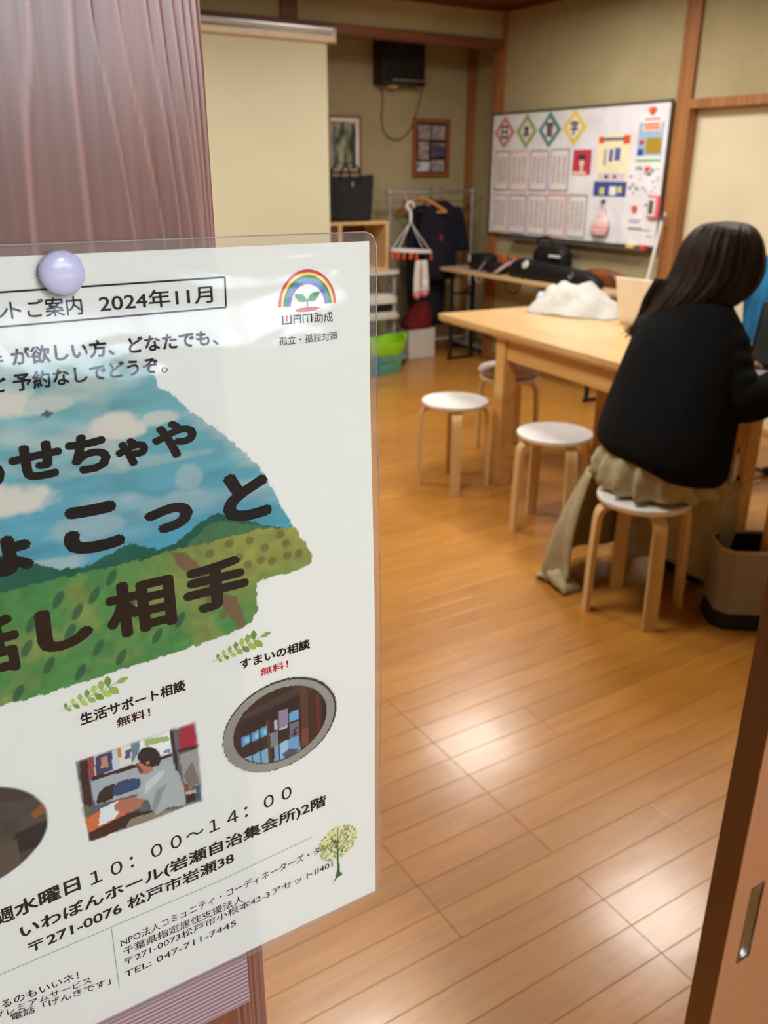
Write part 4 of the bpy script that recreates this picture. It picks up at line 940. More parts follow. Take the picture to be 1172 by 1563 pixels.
for k, (x, z) in enumerate(pth):
    rings.append([Mc @ Vector((x + (1 if k > 5 else -1) * (.012 + jx(s, z)), s * (1 + .05 * math.sin(z * 9)), z + .02 * math.sin(s * 7 + 1) - .28 * max(0, abs(s + .02) - .12) * (1 if z > .8 else 0))) for s in [-.23 + .46 * i / 40 for i in range(41)]])
loft(bm, rings, cap=False, close=False)
o = obj('jacket_cloth', bm, M['blue_jacket'], t, world=True, smooth='all'); solid(o, .006)
# cable and plug on the floor beyond
t = thing('cable_coil', 'thin dark cable coil with a black plug on the floor beyond the table leg', 'cable', (3.62, 2.42, 0))
pts = [Vector((3.60 + .11 * math.cos(a * .5) * (1 - a * .006), 2.43 + .075 * math.sin(a * .5) * (1 - a * .006), .005 + .0006 * a)) for a in range(30)]
bm = bmesh.new(); tube(bm, pts, .0035, 6); obj('cable', bm, M['black'], t, world=True, smooth='all')
obj('plug', B(3.69, 3.745, 2.37, 2.42, .0, .035, .008), M['black'], t, world=True)

# ------------------------------------------------------------------ canvas bin
t = thing('canvas_waste_bin', 'grey canvas bin with pale piping and black base on the floor, right of the stool', 'bin', (2.41, 1.53, 0))
NR = Vector((2.205, 1.52)); e1 = Vector((.80, -.60)); e2 = Vector((.60, .80))
def octo(z, k=1.0, ch=.035, W_=.26, Dp=.17):
    c = NR + e1 * W_ / 2 + e2 * Dp / 2; hw, hd = W_ / 2 * k, Dp / 2 * k
    pts = [(-hw + ch, -hd), (hw - ch, -hd), (hw, -hd + ch), (hw, hd - ch), (hw - ch, hd), (-hw + ch, hd), (-hw, hd - ch), (-hw, -hd + ch)]
    return [(c.x + e1.x * a + e2.x * b, c.y + e1.y * a + e2.y * b, z) for a, b in pts]
bm = bmesh.new(); loft(bm, [octo(.002, 1.06), octo(.012, 1.07), octo(.05, 1.03), octo(.056, 1.0)]); obj('bin_base', bm, M['black'], t, world=True)
bm = bmesh.new(); loft(bm, [octo(.056, 1.0), octo(.10, .98), octo(.18, 1.01), octo(.272, 1.05), octo(.272, 1.03), octo(.18, .98), octo(.062, .95)], cap=False); obj('bin_wall', bm, M['bin_canvas'], t, world=True)
bm = bmesh.new(); loft(bm, [octo(.268, 1.025), octo(.18, .975), octo(.064, .945), octo(.064, .1)], cap=False); obj('bin_lining', bm, M['black'], t, world=True)
r_ = octo(.274, 1.045); bm = bmesh.new(); tube(bm, r_ + [r_[0], r_[1]], .0055, 6); obj('top_piping', bm, M['bin_piping'], t, world=True)
for i in range(8):
    a, b = octo(.06, 1.005)[i], octo(.272, 1.052)[i]; bm = bmesh.new(); tube(bm, [a, b], .0028, 5); obj('seam_piping', bm, M['bin_canvas'], t, world=True)

# ------------------------------------------------------------------ the person
pr = thing('person', 'person with long dark hair, black sweater and khaki skirt, seated on a stool', 'person', (2.12, 1.78, .41))
def skin_mesh(name, nodes, edges, mt, parent, root=0, lv=2):
    me = bpy.data.meshes.new(name)
    inv = wm(parent).inverted()
    me.from_pydata([inv @ Vector(n[0]) for n in nodes], edges, [])
    o = link(name, me, parent); me.materials.append(mt)
    sk = o.modifiers.new('skin', 'SKIN'); sk.use_smooth_shade = True
    ss = o.modifiers.new('smooth', 'SUBSURF'); ss.levels = lv; ss.render_levels = lv
    for i, n in enumerate(nodes):
        v = me.skin_vertices[0].data[i]; r = n[1]; v.radius = (r, r) if not isinstance(r, tuple) else r
        v.use_root = (i == root)
    bpy.context.view_layer.update()
    dg = bpy.context.evaluated_depsgraph_get()
    m2 = bpy.data.meshes.new_from_object(o.evaluated_get(dg)); o.modifiers.clear(); o.data = m2
    m2.polygons.foreach_set('use_smooth', [True] * len(m2.polygons))
    return o
N = [((2.13, 1.78, .51), .11), ((2.18, 1.79, .62), .10), ((2.24, 1.805, .76), .10), ((2.30, 1.82, .88), .10), ((2.345, 1.822, .965), .06), ((2.375, 1.822, 1.02), .043), ((2.40, 1.822, 1.05), .045),
     # left arm
     ((2.32, 1.955, .925), .045), ((2.40, 2.005, .83), .038), ((2.47, 1.99, .775), .032), ((2.54, 1.90, .768), .024), ((2.565, 1.868, .768), .022),
     # right arm
     ((2.30, 1.70, .925), .045), ((2.275, 1.645, .82), .038), ((2.285, 1.575, .765), .034), ((2.42, 1.545, .775), .028), ((2.50, 1.565, .775), .022), ((2.53, 1.58, .775), .021),
     # legs
     ((2.16, 1.85, .48), .075), ((2.44, 1.90, .475), .055), ((2.47, 1.90, .27), .045), ((2.42, 1.90, .09), .032), ((2.44, 1.90, .045), .035), ((2.54, 1.91, .03), .026),
     ((2.16, 1.72, .48), .075), ((2.41, 1.73, .475), .052), ((2.42, 1.77, .27), .042), ((2.39, 1.78, .09), .032), ((2.41, 1.78, .045), .035), ((2.51, 1.78, .03), .026)]
Ed = [(0, 1), (1, 2), (2, 3), (3, 4), (4, 5), (5, 6), (3, 7), (7, 8), (8, 9), (9, 10), (10, 11), (3, 12), (12, 13), (13, 14), (14, 15), (15, 16), (16, 17), (0, 18), (18, 19), (19, 20), (20, 21), (21, 22), (22, 23), (0, 24), (24, 25), (25, 26), (26, 27), (27, 28), (28, 29)]
body = skin_mesh('body', N, Ed, M['skin'], pr)
# head: one surface with brow, nose, cheeks and chin; facing +x, bowed
HM = Matrix.Translation((2.435, 1.818, 1.115)) @ rotz(R(-12)) @ Matrix.Rotation(R(24), 4, 'Y')
bm = bmesh.new(); rings = []
for j in range(33):
    ph = -PI / 2 + PI * j / 32; ring = []
    for i in range(40):
        th = 2 * PI * i / 40
        x, y, z = math.cos(ph) * math.cos(th), math.cos(ph) * math.sin(th), math.sin(ph)
        fx = .092 * x; fy = .074 * y; fz = .115 * z
        if z < 0: fy *= 1 - .30 * (-z) ** 1.3; fx *= 1 - .12 * (-z) if x > 0 else 1 - .45 * (-z)
        if x > 0:
            fx += .022 * math.exp(-(fy / .010) ** 2 - ((fz + .018) / .016) ** 2) + .010 * math.exp(-(fy / .008) ** 2 - ((fz - .004) / .02) ** 2)
            fx += .006 * math.exp(-(fy / .022) ** 2 - ((fz + .055) / .009) ** 2) + .008 * math.exp(-(fy / .02) ** 2 - ((fz + .095) / .016) ** 2)
            for s in (-1, 1): fx -= .008 * math.exp(-((fy - s * .03) / .014) ** 2 - ((fz - .004) / .011) ** 2)
        ring.append(HM @ Vector((fx, fy, fz)))
    rings.append(ring)
loft(bm, rings); obj('head', bm, M['skin'], pr, world=True, smooth='all')
for s in (-1, 1):
    bm = bmesh.new(); superell(bm, (0, 0, 0), (.011, .013, .007), 1, 14, 10); bmesh.ops.transform(bm, matrix=HM @ Matrix.Translation((.076, s * .030, .004)), verts=bm.verts); e = obj('eye', bm, M['eye_white'], pr, world=True, smooth='all')
    bm = bmesh.new(); superell(bm, (0, 0, 0), (.004, .005, .0055), 1, 12, 8); bmesh.ops.transform(bm, matrix=HM @ Matrix.Translation((.0845, s * .030, .002)), verts=bm.verts); obj('iris', bm, M['black'], e, world=True, smooth='all')
    bm = bmesh.new(); superell(bm, (0, 0, 0), (.008, .004, .016), 1, 14, 10); bmesh.ops.transform(bm, matrix=HM @ Matrix.Translation((.0, s * .078, -.008)), verts=bm.verts); obj('ear', bm, M['skin'], pr, world=True, smooth='all')
bm = bmesh.new(); superell(bm, (0, 0, 0), (.006, .020, .006), 1, 14, 8); bmesh.ops.transform(bm, matrix=HM @ Matrix.Translation((.086, 0, -.055)), verts=bm.verts); obj('mouth', bm, M['lip'], pr, world=True, smooth='all')
# hands
def hand(wr, d, up, name):
    d = Vector(d).normalized(); up = Vector(up).normalized(); s = d.cross(up).normalized(); wr = Vector(wr)
    nodes = [(wr, .020), (wr + d * .03, .024), (wr + d * .062, .026)]; ed = [(0, 1), (1, 2)]
    for k, (o_, l_) in enumerate(((-.027, .058), (-.009, .068), (.009, .064), (.026, .050))):
        b = len(nodes); base = wr + d * .066 + s * o_
        nodes += [(base, .0085), (base + d * l_ * .45 + up * .006, .0078), (base + d * l_ * .78 - up * .004, .007), (base + d * l_ - up * .016, .006)]
        ed += [(2, b), (b, b + 1), (b + 1, b + 2), (b + 2, b + 3)]
    sg = -1 if name == 'l' else 1
    b = len(nodes); base = wr + d * .022 + s * sg * .022
    nodes += [(base, .011), (base + d * .022 + s * sg * .018 - up * .004, .009), (base + d * .042 + s * sg * .024 - up * .010, .0075)]
    ed += [(1, b), (b, b + 1), (b + 1, b + 2)]
    skin_mesh('hand', nodes, ed, M['skin'], pr, 1)
hand((2.560, 1.873, .770), (.55, -.30, -.05), (0, 0, 1), 'l'); hand((2.525, 1.578, .778), (.75, .22, -.05), (0, 0, 1), 'r')
# sweater: torso + sleeves
def ering(c, a, b, ax, n=40, ex=1.0, wob=0, ph=0):
    """ellipse in the plane across ax (unit), a along world Y, b across"""
    ax = Vector(ax).normalized(); yv = Vector((0, 1, 0)); yv = (yv - ax * yv.dot(ax)).normalized(); bv = ax.cross(yv).normalized(); out = []
    for i in range(n):
        t_ = 2 * PI * i / n; k = 1 + wob * math.sin(5 * t_ + ph) + wob * .6 * math.sin(9 * t_ - ph * 2)
        out.append(Vector(c) + yv * a * k * math.copysign(abs(math.cos(t_)) ** ex, math.cos(t_)) + bv * b * k * math.copysign(abs(math.sin(t_)) ** ex, math.sin(t_)))
    return out
T_ = [((2.140, 1.760, .522), .205, .145, (.1, 0, 1), .012), ((2.130, 1.760, .542), .232, .160, (.12, 0, 1), .012), ((2.138, 1.767, .585), .236, .160, (.2, 0, 1), .014), ((2.165, 1.778, .64), .232, .152, (.3, 0, 1), .014),
      ((2.200, 1.790, .73), .222, .142, (.38, 0, 1), .012), ((2.238, 1.800, .82), .212, .132, (.42, 0, 1), .010), ((2.272, 1.812, .895), .196, .118, (.45, 0, 1), .008), ((2.300, 1.818, .945), .165, .098, (.5, 0, 1), .005),
      ((2.325, 1.822, .982), .115, .078, (.5, 0, 1), 0), ((2.345, 1.822, 1.005), .078, .062, (.5, 0, 1), 0), ((2.355, 1.822, 1.018), .066, .056, (.5, 0, 1), 0)]
bm = bmesh.new(); rings = [ering(c, a, b, ax, 48, .92, w_, i * .7) for i, (c, a, b, ax, w_) in enumerate(T_)]
rings[0] = [Vector((p.x, p.y, p.z - .05 * max(0, (1.83 - p.y)) / .25 + .012 * math.sin(p.y * 30))) for p in rings[0]]
rings[1] = [Vector((p.x, p.y, p.z - .035 * max(0, (1.83 - p.y)) / .25)) for p in rings[1]]
loft(bm, rings); o = obj('sweater', bm, M['black_cloth'], pr, world=True, smooth='all'); subsurf(o, 1)
def sleeve(pts, rs, name='sleeve'):
    sp = spline(pts, 6); n = len(sp) - 1; rr = []
    for i in range(n + 1):
        f = i / n * (len(rs) - 1); k = min(int(f), len(rs) - 2); r0 = rs[k] + (rs[k + 1] - rs[k]) * (f - k); rr.append(r0 * (1 + .05 * math.sin(i * 1.9)))
    bm = bmesh.new(); tube(bm, sp, rr, 20); o = obj(name, bm, M['black_cloth'], pr, world=True, smooth='all'); subsurf(o, 1)
sleeve([(2.285, 1.755, .91), (2.275, 1.70, .885), (2.258, 1.638, .80), (2.268, 1.580, .735), (2.36, 1.545, .772), (2.455, 1.552, .785)], [.085, .083, .074, .072, .058, .042])
sleeve([(2.30, 1.90, .915), (2.33, 1.965, .87), (2.40, 2.00, .80), (2.47, 1.985, .785), (2.525, 1.925, .782)], [.085, .075, .065, .055, .040])
bm = bmesh.new(); tube(bm, [p for p in ering((2.357, 1.822, 1.02), .064, .054, (.5, 0, 1), 24)] + [ering((2.357, 1.822, 1.02), .064, .054, (.5, 0, 1), 24)[0]], .007, 6); obj('collar', bm, M['black_cloth'], pr, world=True, smooth='all')
# white shirt tail showing below the sweater
bm = bmesh.new(); loft(bm, [[(2.20 + .09 * i / 8, 1.535 + .055 * i / 8 + .006 * math.sin(i * .9), .58 - .028 * k + .004 * math.sin(i)) for i in range(9)] for k in range(4)], cap=False, close=False)
o = obj('shirt_tail', bm, M['shirt'], pr, world=True, smooth='all'); solid(o, .004)
# skirt: part over hips and thighs, resting on the seat
S_ = [((2.14, 1.775, .58), .17, .12, .0), ((2.14, 1.778, .53), .20, .155, .05), ((2.165, 1.785, .49), .215, .185, .075), ((2.20, 1.79, .455), .225, .225, .08), ((2.215, 1.795, .428), .218, .238, .08), ((2.225, 1.795, .4165), .20, .225, .06)]
bm = bmesh.new(); rings = []
for i, (c, a, b, w_) in enumerate(S_):
    rg = []
    for k in range(96):
        t_ = 2 * PI * k / 96; q = 1 + w_ * (1.1 * (1 - 2 * abs(math.sin(8.5 * t_ + i * .25))) + .5 * math.sin(23 * t_ + 1 + i * .3))
        rg.append((c[0] + b * q * math.sin(t_), c[1] + a * q * math.cos(t_), c[2] + .006 * math.sin(7 * t_) * (1 if i < 4 else .0)))
    rings.append(rg)
loft(bm, rings); obj('skirt', bm, M['skirt'], pr, world=True, smooth='all')
# hanging part of the skirt: open curtain from the left rear round the knees to the right
top = spline([(2.015, 1.93, .445), (2.05, 1.985, .445), (2.14, 2.005, .445), (2.28, 2.01, .45), (2.40, 1.96, .455), (2.455, 1.83, .455), (2.45, 1.74, .455), (2.39, 1.64, .445), (2.32, 1.615, .44), (2.285, 1.70, .44), (2.275, 1.83, .44), (2.25, 1.955, .44)], 14)
bot = spline([(1.985, 1.955, .012), (1.975, 2.07, .01), (2.06, 2.13, .02), (2.24, 2.13, .06), (2.40, 2.05, .07), (2.46, 1.86, .07), (2.45, 1.76, .06), (2.40, 1.68, .06), (2.34, 1.655, .07), (2.295, 1.73, .10), (2.285, 1.85, .11), (2.26, 1.97, .06)], 14)
bm = bmesh.new(); rings = []
for k in range(25):
    f = k / 24; rg = []
    for i in range(len(top)):
        s = i / (len(top) - 1)
        p = top[i].lerp(bot[i], f); bulge = .02 * math.sin(PI * f)
        n_ = Vector((p.x - 2.22, p.y - 1.80, 0)).normalized()
        fold = (1 if s < .6 else .45) * (.013 * math.sin(s * 74 + f * 1.5) + .008 * math.sin(s * 41 - f * 2)) * (.35 + .65 * f)
        if s < .20: fold += .018 * math.sin(f * 22 + s * 20) * max(0, f - .82) * 4
        rg.append(p + n_ * (bulge + fold))
    rings.append(rg)
loft(bm, rings, cap=False, close=False); o = obj('skirt_drape', bm, M['skirt'], pr, world=True, smooth='all'); solid(o, .005)
# bunched hem lying on the floor at the left
bm = bmesh.new(); rg = []
for k in range(13):
    f = k / 12; c = Vector((1.985 + .02 * f, 1.945 + .165 * f, .0)); hh = .032 * math.sin(PI * (f * .9 + .05)) + .004
    rg.append([c + Vector((.042 * math.cos(a) * (1 + .15 * math.sin(3 * a + k)), 0, max(0.001, hh + hh * math.sin(a) * (1 + .25 * math.sin(k * 1.7))))) for a in [i * PI / 8 for i in range(16)]])
loft(bm, rg); obj('skirt_hem_fold', bm, M['skirt'], pr, world=True, smooth='all')
for y in (1.90, 1.78):
    bm = bmesh.new(); superell(bm, (2.49, y, .035), (.11, .04, .034), .8, 20, 10); obj('shoe', bm, M['black'], pr, world=True, smooth='all')
# hair: cap plus long fall over the back
HR = [((2.420, 1.820, 1.236), .030, .030), ((2.418, 1.822, 1.226), .066, .062), ((2.410, 1.825, 1.205), .098, .092), ((2.400, 1.829, 1.170), .122, .112), ((2.388, 1.828, 1.125), .142, .122), ((2.370, 1.828, 1.075), .146, .114), ((2.340, 1.836, 1.03), .142, .098), ((2.300, 1.856, .99), .128, .078), ((2.268, 1.885, .955), .100, .056), ((2.238, 1.930, .93), .074, .038), ((2.212, 1.965, .90), .045, .022), ((2.195, 1.985, .87), .014, .008)]
bm = bmesh.new(); rings = []
for j, (c, a, b) in enumerate(HR):
    rg = []
    for k in range(120):
        t_ = 2 * PI * k / 120
        g_ = 1 + .016 * math.sin(31 * t_ + .25 * j) + .012 * math.sin(53 * t_ - .2 * j) + .02 * math.sin(13 * t_ + .1 * j)
        x = c[0] + b * g_ * math.sin(t_); y = c[1] + a * g_ * math.cos(t_)
        if math.sin(t_) > .55 and 2 < j < 8: x -= .035 * (math.sin(t_) - .55) / .45 * (j - 2)   # opening for the face in front
        rg.append((x, y, c[2] - .35 * (x - c[0]) * (1 if j > 1 else .4)))
    rings.append(rg)
loft(bm, rings); o = obj('hair', bm, M['hair'], pr, world=True, smooth='all'); subsurf(o, 1)
# loose strands over the left shoulder
rr = random.Random(3)
bm = bmesh.new()
for k in range(70):
    u = rr.random(); j = rr.uniform(-.01, .01)
    y0_ = 1.86 + .12 * u
    tube(bm, spline([(2.30 - .05 * u + j, y0_ - .01, 1.06), (2.255 - .02 * u + j, y0_ + .015, .99), (2.225 + j, y0_ + .035 + j, .93 - .02 * u), (2.195 + j, y0_ + .04 + .03 * rr.random(), .86 + .04 * rr.random())], 4), [.0035] * 9 + [.0028, .002, .0015, .001], 4)
o = obj('hair_strands', bm, M['hair'], pr, world=True, smooth='all'); o['kind'] = 'stuff'
# ------------------------------------------------------------------ the laminated poster (sheet coordinates u,v; 1 unit = 0.381 m)
PD = .381
VTc = [.31, .54, .8, 1.02, 1.216, 1.417]; CTc = [.009, .009, .008, .005, .002, 0]
def wpt(u, v, off=0.0):
    b = min(1, max(0, (u - .30) / .29)); b = b * b * (3 - 2 * b)
    U = u + float(np.interp(v, VTc, CTc)) * b
    wv = .0006 * math.sin(v * 9) * b
    return Vector((PD * U, PD - off - wv, CAMH + PD * (v - 1.5)))
ps = thing('laminated_poster', 'large laminated event poster pinned to the foreground wooden pillar', 'poster', (.08, PD, .92))
UL, UR, VB, VT_ = -.182, .597, .314, 1.4165
ART_ITEMS=[
('p',(96,104,108),[(0.1456,0.7781),(0.3111,0.7823),(0.313,0.642),(0.1468,0.6443)]),
('p',(175,185,190),[(0.1602,0.7422),(0.2717,0.7394),(0.2759,0.706),(0.2835,0.6682),(0.2252,0.6936),(0.1618,0.7006)]),
('p',(205,212,222),[(0.1694,0.7783),(0.2738,0.7819),(0.2727,0.7411),(0.1671,0.7453)]),
('p',(60,66,110),[(0.1707,0.7758),(0.193,0.7789),(0.1911,0.7475),(0.1689,0.7466)]),
('p',(190,150,120),[(0.1777,0.773),(0.1866,0.7725),(0.186,0.7536),(0.1764,0.7555)]),
('p',(235,225,205),[(0.2021,0.7793),(0.2189,0.7807),(0.2172,0.749),(0.2003,0.7477)]),
('p',(200,140,95),[(0.2005,0.7799),(0.2054,0.7796),(0.2044,0.7623),(0.2003,0.7629)]),
('p',(70,100,150),[(0.2094,0.7704),(0.2179,0.7711),(0.2172,0.7571),(0.2089,0.7575)]),
('p',(110,140,150),[(0.2189,0.7807),(0.2304,0.7782),(0.2288,0.7627),(0.217,0.747)]),
('p',(240,242,240),[(0.2306,0.7802),(0.272,0.7816),(0.2721,0.7434),(0.2305,0.7456)]),
('p',(170,190,120),[(0.2373,0.7796),(0.2693,0.7714),(0.2721,0.7631),(0.2378,0.7673)]),
('p',(120,150,190),[(0.2603,0.7502),(0.2709,0.7501),(0.2712,0.7438),(0.2616,0.7445)]),
('p',(62,34,34),[(0.1503,0.7782),(0.16,0.7801),(0.1592,0.6996),(0.1474,0.7029)]),
('p',(170,70,60),[(0.1616,0.7795),(0.1685,0.7777),(0.1671,0.7453),(0.1612,0.7437)]),
('p',(62,34,34),[(0.1616,0.7466),(0.2719,0.7418),(0.2723,0.736),(0.1624,0.7402)]),
('p',(62,34,34),[(0.2721,0.7825),(0.2773,0.7816),(0.2826,0.7011),(0.2765,0.7036)]),
('p',(110,110,120),[(0.277,0.7823),(0.2817,0.782),(0.2846,0.7024),(0.2809,0.7018)]),
('p',(175,35,65),[(0.2862,0.7824),(0.3068,0.7839),(0.3114,0.7405),(0.2845,0.7427)]),
('p',(60,30,35),[(0.2819,0.7437),(0.3124,0.7412),(0.3125,0.7358),(0.2823,0.7389)]),
('p',(165,165,160),[(0.2829,0.7349),(0.3119,0.735),(0.3099,0.6744),(0.2865,0.6713)]),
('p',(130,125,115),[(0.286,0.6975),(0.3004,0.7173),(0.3081,0.6751),(0.2913,0.6736)]),
('p',(200,185,160),[(0.2863,0.6692),(0.3018,0.6664),(0.3013,0.6605),(0.2867,0.6635)]),
('p',(150,70,50),[(0.2846,0.6819),(0.2919,0.681),(0.2918,0.669),(0.2846,0.671)]),
('p',(45,35,35),[(0.2867,0.6625),(0.3013,0.6605),(0.3003,0.6476),(0.2863,0.6472)]),
('p',(60,90,130),[(0.302,0.669),(0.3098,0.6733),(0.3088,0.6483),(0.2996,0.6502)]),
('p',(40,38,42),[(0.1628,0.7022),(0.1688,0.7181),(0.1794,0.7248),(0.191,0.724),(0.1893,0.7092),(0.185,0.7007),(0.1732,0.6996)]),
('p',(40,75,120),[(0.1878,0.7181),(0.1961,0.7249),(0.2145,0.7233),(0.2242,0.7182),(0.226,0.7101),(0.2208,0.7018),(0.1936,0.7021),(0.1865,0.7063)]),
('p',(215,120,75),[(0.145,0.6832),(0.1912,0.6958),(0.221,0.6869),(0.2193,0.6706),(0.1486,0.6594)]),
('p',(225,235,235),[(0.1681,0.6915),(0.1911,0.6948),(0.2,0.6835),(0.1846,0.6671),(0.1625,0.6646)]),
('p',(70,35,25),[(0.1486,0.6594),(0.2017,0.6678),(0.2189,0.6664),(0.2101,0.6489),(0.1786,0.6441),(0.1499,0.6428)]),
('p',(45,38,36),[(0.183,0.6528),(0.205,0.6663),(0.2391,0.6573),(0.2377,0.6427),(0.1975,0.6439)]),
('p',(150,140,120),[(0.1977,0.646),(0.2058,0.6573),(0.2353,0.6547),(0.2705,0.6454),(0.2646,0.6414),(0.2231,0.6385)]),
('p',(110,110,80),[(0.1435,0.7046),(0.151,0.7064),(0.1559,0.6991),(0.1524,0.684),(0.1452,0.6852)]),
('p',(185,125,100),[(0.1855,0.69),(0.1926,0.6931),(0.2146,0.6918),(0.2275,0.6819),(0.221,0.6698),(0.1971,0.672),(0.1861,0.6802)]),
('p',(180,188,186),[(0.2169,0.6887),(0.2305,0.7124),(0.2457,0.7249),(0.265,0.7243),(0.2795,0.7066),(0.2856,0.6717),(0.2843,0.6458),(0.2584,0.653),(0.2417,0.6474),(0.2357,0.6589),(0.234,0.6769)]),
('p',(150,158,158),[(0.2457,0.6889),(0.2623,0.6947),(0.2539,0.6811),(0.2404,0.6524),(0.2359,0.6609)]),
('p',(205,212,210),[(0.2318,0.7076),(0.252,0.7181),(0.2626,0.7179),(0.2469,0.7012),(0.2281,0.6881)]),
('p',(190,130,105),[(0.2219,0.745),(0.234,0.7463),(0.2433,0.7363),(0.2438,0.7236),(0.2349,0.721),(0.2251,0.7262),(0.2227,0.7365)]),
('p',(28,28,38),[(0.2561,0.7425),(0.2544,0.7369),(0.2505,0.733),(0.2452,0.7316),(0.2392,0.7328),(0.2334,0.7364),(0.2289,0.7419),(0.2261,0.7483),(0.2256,0.7548),(0.2274,0.7603),(0.2312,0.7641),(0.2364,0.7656),(0.2423,0.7645),(0.248,0.761),(0.2527,0.7556),(0.2555,0.7491)]),
('p',(28,28,38),[(0.2514,0.7475),(0.2572,0.739),(0.253,0.7282),(0.2427,0.7303),(0.2367,0.739)]),
('p',(190,130,105),[(0.2361,0.7423),(0.2404,0.7416),(0.2394,0.7348),(0.2364,0.7366)]),
('p',(120,70,60),[(0.2226,0.7437),(0.2243,0.744),(0.232,0.7264),(0.2266,0.7245),(0.2227,0.7365)]),
('p',(58,40,36),[(0.3637,0.8258),(0.5261,0.7689),(0.5224,0.6085),(0.3541,0.6808)]),
('p',(72,58,52),[(0.3645,0.7613),(0.4712,0.7861),(0.5148,0.7708),(0.4652,0.7705),(0.3726,0.7563)]),
('p',(40,26,24),[(0.3688,0.75),(0.4668,0.766),(0.4661,0.7464),(0.3743,0.7302)]),
('p',(95,60,45),[(0.4685,0.7871),(0.481,0.7827),(0.4799,0.6692),(0.4679,0.6731)]),
('p',(125,75,50),[(0.4692,0.7067),(0.4802,0.7065),(0.4799,0.6713),(0.4689,0.6737)]),
('p',(70,38,30),[(0.4809,0.7807),(0.5144,0.7589),(0.5148,0.6972),(0.4818,0.6706)]),
('p',(110,50,35),[(0.494,0.7621),(0.4985,0.7585),(0.4982,0.6849),(0.4934,0.6826)]),
('p',(30,22,24),[(0.5031,0.7569),(0.5123,0.7475),(0.5133,0.7144),(0.5035,0.7016)]),
('p',(90,165,205),[(0.3742,0.7273),(0.3879,0.7288),(0.3888,0.7145),(0.3749,0.7112)]),
('p',(150,205,225),[(0.379,0.7234),(0.3859,0.7241),(0.3864,0.717),(0.3794,0.7153)]),
('p',(90,165,205),[(0.3897,0.7291),(0.4018,0.7312),(0.4019,0.7153),(0.3906,0.7148)]),
('p',(150,205,225),[(0.3946,0.7251),(0.4007,0.7262),(0.4007,0.7182),(0.3951,0.718)]),
('p',(90,165,205),[(0.4033,0.7316),(0.4142,0.7343),(0.4141,0.7164),(0.4031,0.7158)]),
('p',(150,205,225),[(0.4082,0.7277),(0.4137,0.729),(0.4137,0.72),(0.4082,0.7197)]),
('p',(130,180,205),[(0.3771,0.6913),(0.3892,0.6903),(0.3892,0.675),(0.3834,0.6805)]),
('p',(130,180,205),[(0.3901,0.6909),(0.4024,0.6919),(0.402,0.6682),(0.39,0.6741)]),
('p',(130,180,205),[(0.4033,0.6925),(0.4138,0.6933),(0.4133,0.6642),(0.4028,0.6678)]),
('p',(150,140,165),[(0.4325,0.752),(0.4475,0.7513),(0.4472,0.7234),(0.4319,0.7194)]),
('p',(130,140,145),[(0.4177,0.7179),(0.431,0.7187),(0.4301,0.6917),(0.4173,0.6928)]),
('p',(125,115,130),[(0.449,0.7228),(0.4652,0.7235),(0.4646,0.6962),(0.4487,0.6954)]),
('p',(110,175,215),[(0.4489,0.7419),(0.4651,0.7437),(0.4653,0.7265),(0.4491,0.7257)]),
('p',(195,205,215),[(0.4319,0.7204),(0.4471,0.7225),(0.447,0.7185),(0.4318,0.717)]),
('p',(190,195,200),[(0.4257,0.7378),(0.431,0.7387),(0.4307,0.7218),(0.4267,0.7214)]),
('p',(120,170,205),[(0.4244,0.692),(0.4461,0.6965),(0.4651,0.695),(0.4668,0.6663),(0.4445,0.6589),(0.4231,0.6658)]),
('p',(165,200,220),[(0.4316,0.6931),(0.446,0.6955),(0.4469,0.6745),(0.4338,0.6634)]),
('p',(90,90,115),[(0.436,0.6728),(0.4471,0.6785),(0.4615,0.6726),(0.4555,0.6605),(0.4409,0.6604)]),
('p',(85,60,48),[(0.4139,0.7463),(0.418,0.7408),(0.4186,0.6636),(0.4133,0.6642)]),
('l',(30,25,30),[(0.4556,0.708),(0.4612,0.7119)],0.0015),
('l',(30,25,30),[(0.4517,0.7014),(0.4608,0.7029)],0.0015),
('l',(30,25,30),[(0.4575,0.7103),(0.4579,0.6989)],0.0015),
('l',(25,20,22),[(0.4491,0.7468),(0.4478,0.6947)],0.0012),
('l',(25,20,22),[(0.466,0.7434),(0.4649,0.6754)],0.0012),
('l',(25,20,22),[(0.4325,0.7511),(0.4319,0.6621)],0.0012),
('l',(25,20,22),[(0.4027,0.7309),(0.4025,0.6684)],0.0012),
('l',(25,20,22),[(0.3888,0.7284),(0.3893,0.676)],0.0012),
]
ART_PHOTO=(0,42)
ART_OVAL=(42,77)

# --- paint the sheet as per-vertex print
us = np.concatenate([np.arange(UL, 0.0, .02), np.arange(0.0, UR, .0017), [UR]]); vs = np.append(np.arange(VB, VT_, .0017), VT_)
UU, VV = np.meshgrid(us, vs)
def sl(c): return np.array([s2l(x) for x in c])
PAPER = sl((232, 234, 228))
C = np.empty(UU.shape + (3,)); C[:] = PAPER
